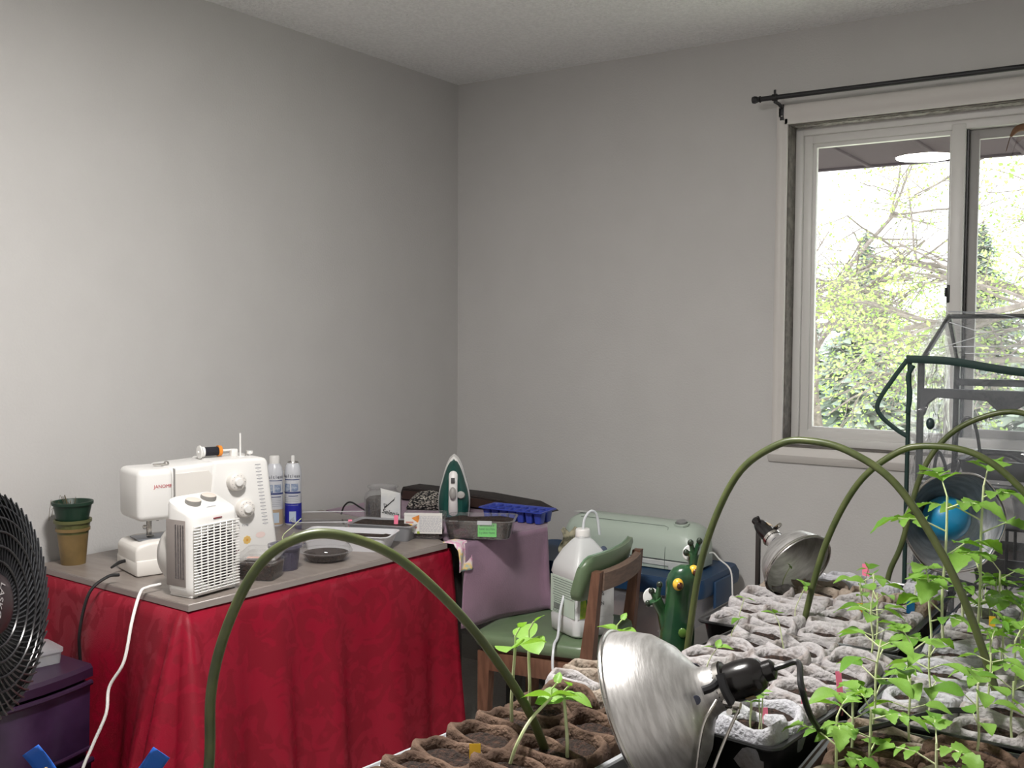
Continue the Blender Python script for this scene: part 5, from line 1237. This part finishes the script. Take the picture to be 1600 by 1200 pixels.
part('cover_roof', grid(lambda u, v: (-.02+(GW+.04)*u, GD+.03-(GD/2+.03)*v, GE+(GP+.012-GE)*v+wr(u, v, 5, .012)), 20, 10), m_film, gh, angle=180)
part('cover_back', grid(lambda u, v: (-.02+(GW+.04)*u, GD+.024+wr(u, 2, v), .30+(GE-.30)*v), 16, 20), m_film, gh, angle=180)
part('edge_piping', tube([(-.024, -.026, .28), (-.024, -.026, 1.0), (-.023, -.026, GE+.002)], .0058, 7, 4), m_strap, gh)
part('eave_strap', tube([(-.03, -.034, GE+.006), (.08, -.04, GE+.002), (.25, -.05, GE-.022), (.45, -.04, GE-.03), (.70, -.03, GE-.01)], .01, 8, 6, flat=(.0025, .010)), m_strap, gh)
part('tie_strap', tube([(-.028, -.03, GE+.004), (-.062, -.03, 1.28), (-.10, -.03, 1.215), (-.092, -.03, 1.18), (-.05, -.03, 1.145), (-.024, -.03, 1.13)], .008, 8, 6, flat=(.002, .006)), m_strap, gh)
part('tie_strap', tube([(-.012, -.034, GE-.01), (-.024, -.036, 1.285), (-.018, -.036, 1.24), (-.024, -.034, 1.19)], .005, 8, 5, flat=(.0025, .006)), m_strap, gh)
part('strap_knot', xf(sphere(.011, 12, 8, 1.4), T(.03, -.02, 1.165)), mat('clear_knot', rgb(30, 50, 52), .4), gh)
part('film_crease', tube([(.02, GD/2-.02, GP+.014), (.14, GD/2-.03, GP+.006), (.27, GD/2-.08, GP-.016), (.4, GD/2-.06, GP-.004)], .0015, 6, 5), mat('crease', (.3, .32, .34), .3), gh)
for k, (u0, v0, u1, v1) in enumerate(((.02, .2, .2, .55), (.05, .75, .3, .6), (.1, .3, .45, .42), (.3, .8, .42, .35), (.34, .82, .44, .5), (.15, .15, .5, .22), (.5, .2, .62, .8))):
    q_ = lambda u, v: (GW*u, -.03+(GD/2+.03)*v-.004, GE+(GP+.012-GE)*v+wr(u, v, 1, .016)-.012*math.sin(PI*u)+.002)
    part('film_crease', tube([q_(u0, v0), q_((u0+u1)/2, (v0+v1)/2+.03), q_(u1, v1)], .0012, 6, 4), mat('crease_glint', (.75, .77, .8), .2), gh)  # pale tubes draw the film's white reflections along its creases
# things on its shelf
def gtray(label, x, y, z_, hx, hy, h=.05, mt_=m_trayb):
    t = thing('nursery_tray', label, 'seed tray', (x, y, z_)); part('tray_body', tub(hx, hy, h, .015, .95, .002, .006), mt_, t)
    part('soil', tubfill(hx, hy, h*.7, .015, .95, 3, .006, .004, .92), m_soil, t); return t
gtray('black tray on the greenhouse upper shelf', 2.40, -.5, 1.0185, .27, .15)
gtray('black tray on the greenhouse lower shelf', 2.42, -.53, .7485, .25, .13, .07)
gcup = thing('clear_cup', 'clear cup with a tiny sprout and yellow tag in the greenhouse', 'cup', (2.30, -.655, .911), 0)
part('cup_body', cup(.028, .036, .075, .003), m_clear2, gcup); part('soil', lathe([(.0001, .005), (.026, .005), (.031, .05), (.0001, .052)], 18), m_soil, gcup)
seedling(gcup, (0, 0, .05), .05, 'sprout', .018, 5)
part('tag_strip', box(.012, .001, .024, c=(.012, -.01, .05)), m_yellow, gcup, smooth=False)
gs_ = thing('wire_basket', 'dark wire basket holding the clear cup in the greenhouse', 'basket', (2.36, -.60, .749))
part('basket_floor', box(.22, .16, .006, .002, c=(0, -.02, .15)), m_blackm, gs_)
for sx in (-.1, .1):
    for sy in (-.09, .05): part('basket_post', tube([(sx, sy, 0), (sx, sy, .15)], .004, 8), m_blackm, gs_)
for i, (lab, pts) in enumerate((('tall black cable loop standing in the greenhouse', [(2.10, -.55, 1.02), (2.105, -.55, 1.10), (2.125, -.55, 1.165), (2.15, -.55, 1.16), (2.165, -.55, 1.10), (2.17, -.55, 1.03)]), ('low black cable arc inside the greenhouse', [(2.12, -.6, 1.015), (2.13, -.6, 1.05), (2.17, -.6, 1.075), (2.24, -.58, 1.08), (2.32, -.58, 1.04), (2.36, -.58, 1.062)]), ('thin black cable by the left greenhouse post', [(2.065, -.62, 1.02), (2.075, -.62, 1.08), (2.09, -.62, 1.06), (2.10, -.62, 1.022)]))):
    tag(part('cable_loop', tube(pts, .0045, 8, 6), m_black, None), lab, 'cable', 'cables in the greenhouse')

# ------------------------------------------------------------------ blue tape flags on stakes, bottom left
m_tape = mat('painters_tape', rgb(22, 92, 190), .55)
for lab, x, y, z_, rz, tilt in (('blue tape flag at the bottom, under the purple drawers', 1.415, -2.785, .835, 35, -35), ('blue tape flag at the bottom, before the red cloth', 1.545, -2.735, .845, 35, 35)):
    t = thing('tape_flag', lab, 'tape flag', (x, y, BZ), R(rz))
    part('stick', tube([(0, 0, 0), (0, 0, z_-BZ-.02)], .002, 6), mat('bamboo', rgb(170, 140, 90), .6), t)
    fl_ = grid(lambda u, v: ((u-.5)*.026, .012*math.sin(v*2.2), (v-.5)*.085), 4, 8)
    part('tape', fl_, m_tape, t, T(0, 0, z_-BZ-.035) @ RY(R(tilt)), angle=180, solid=.0008)
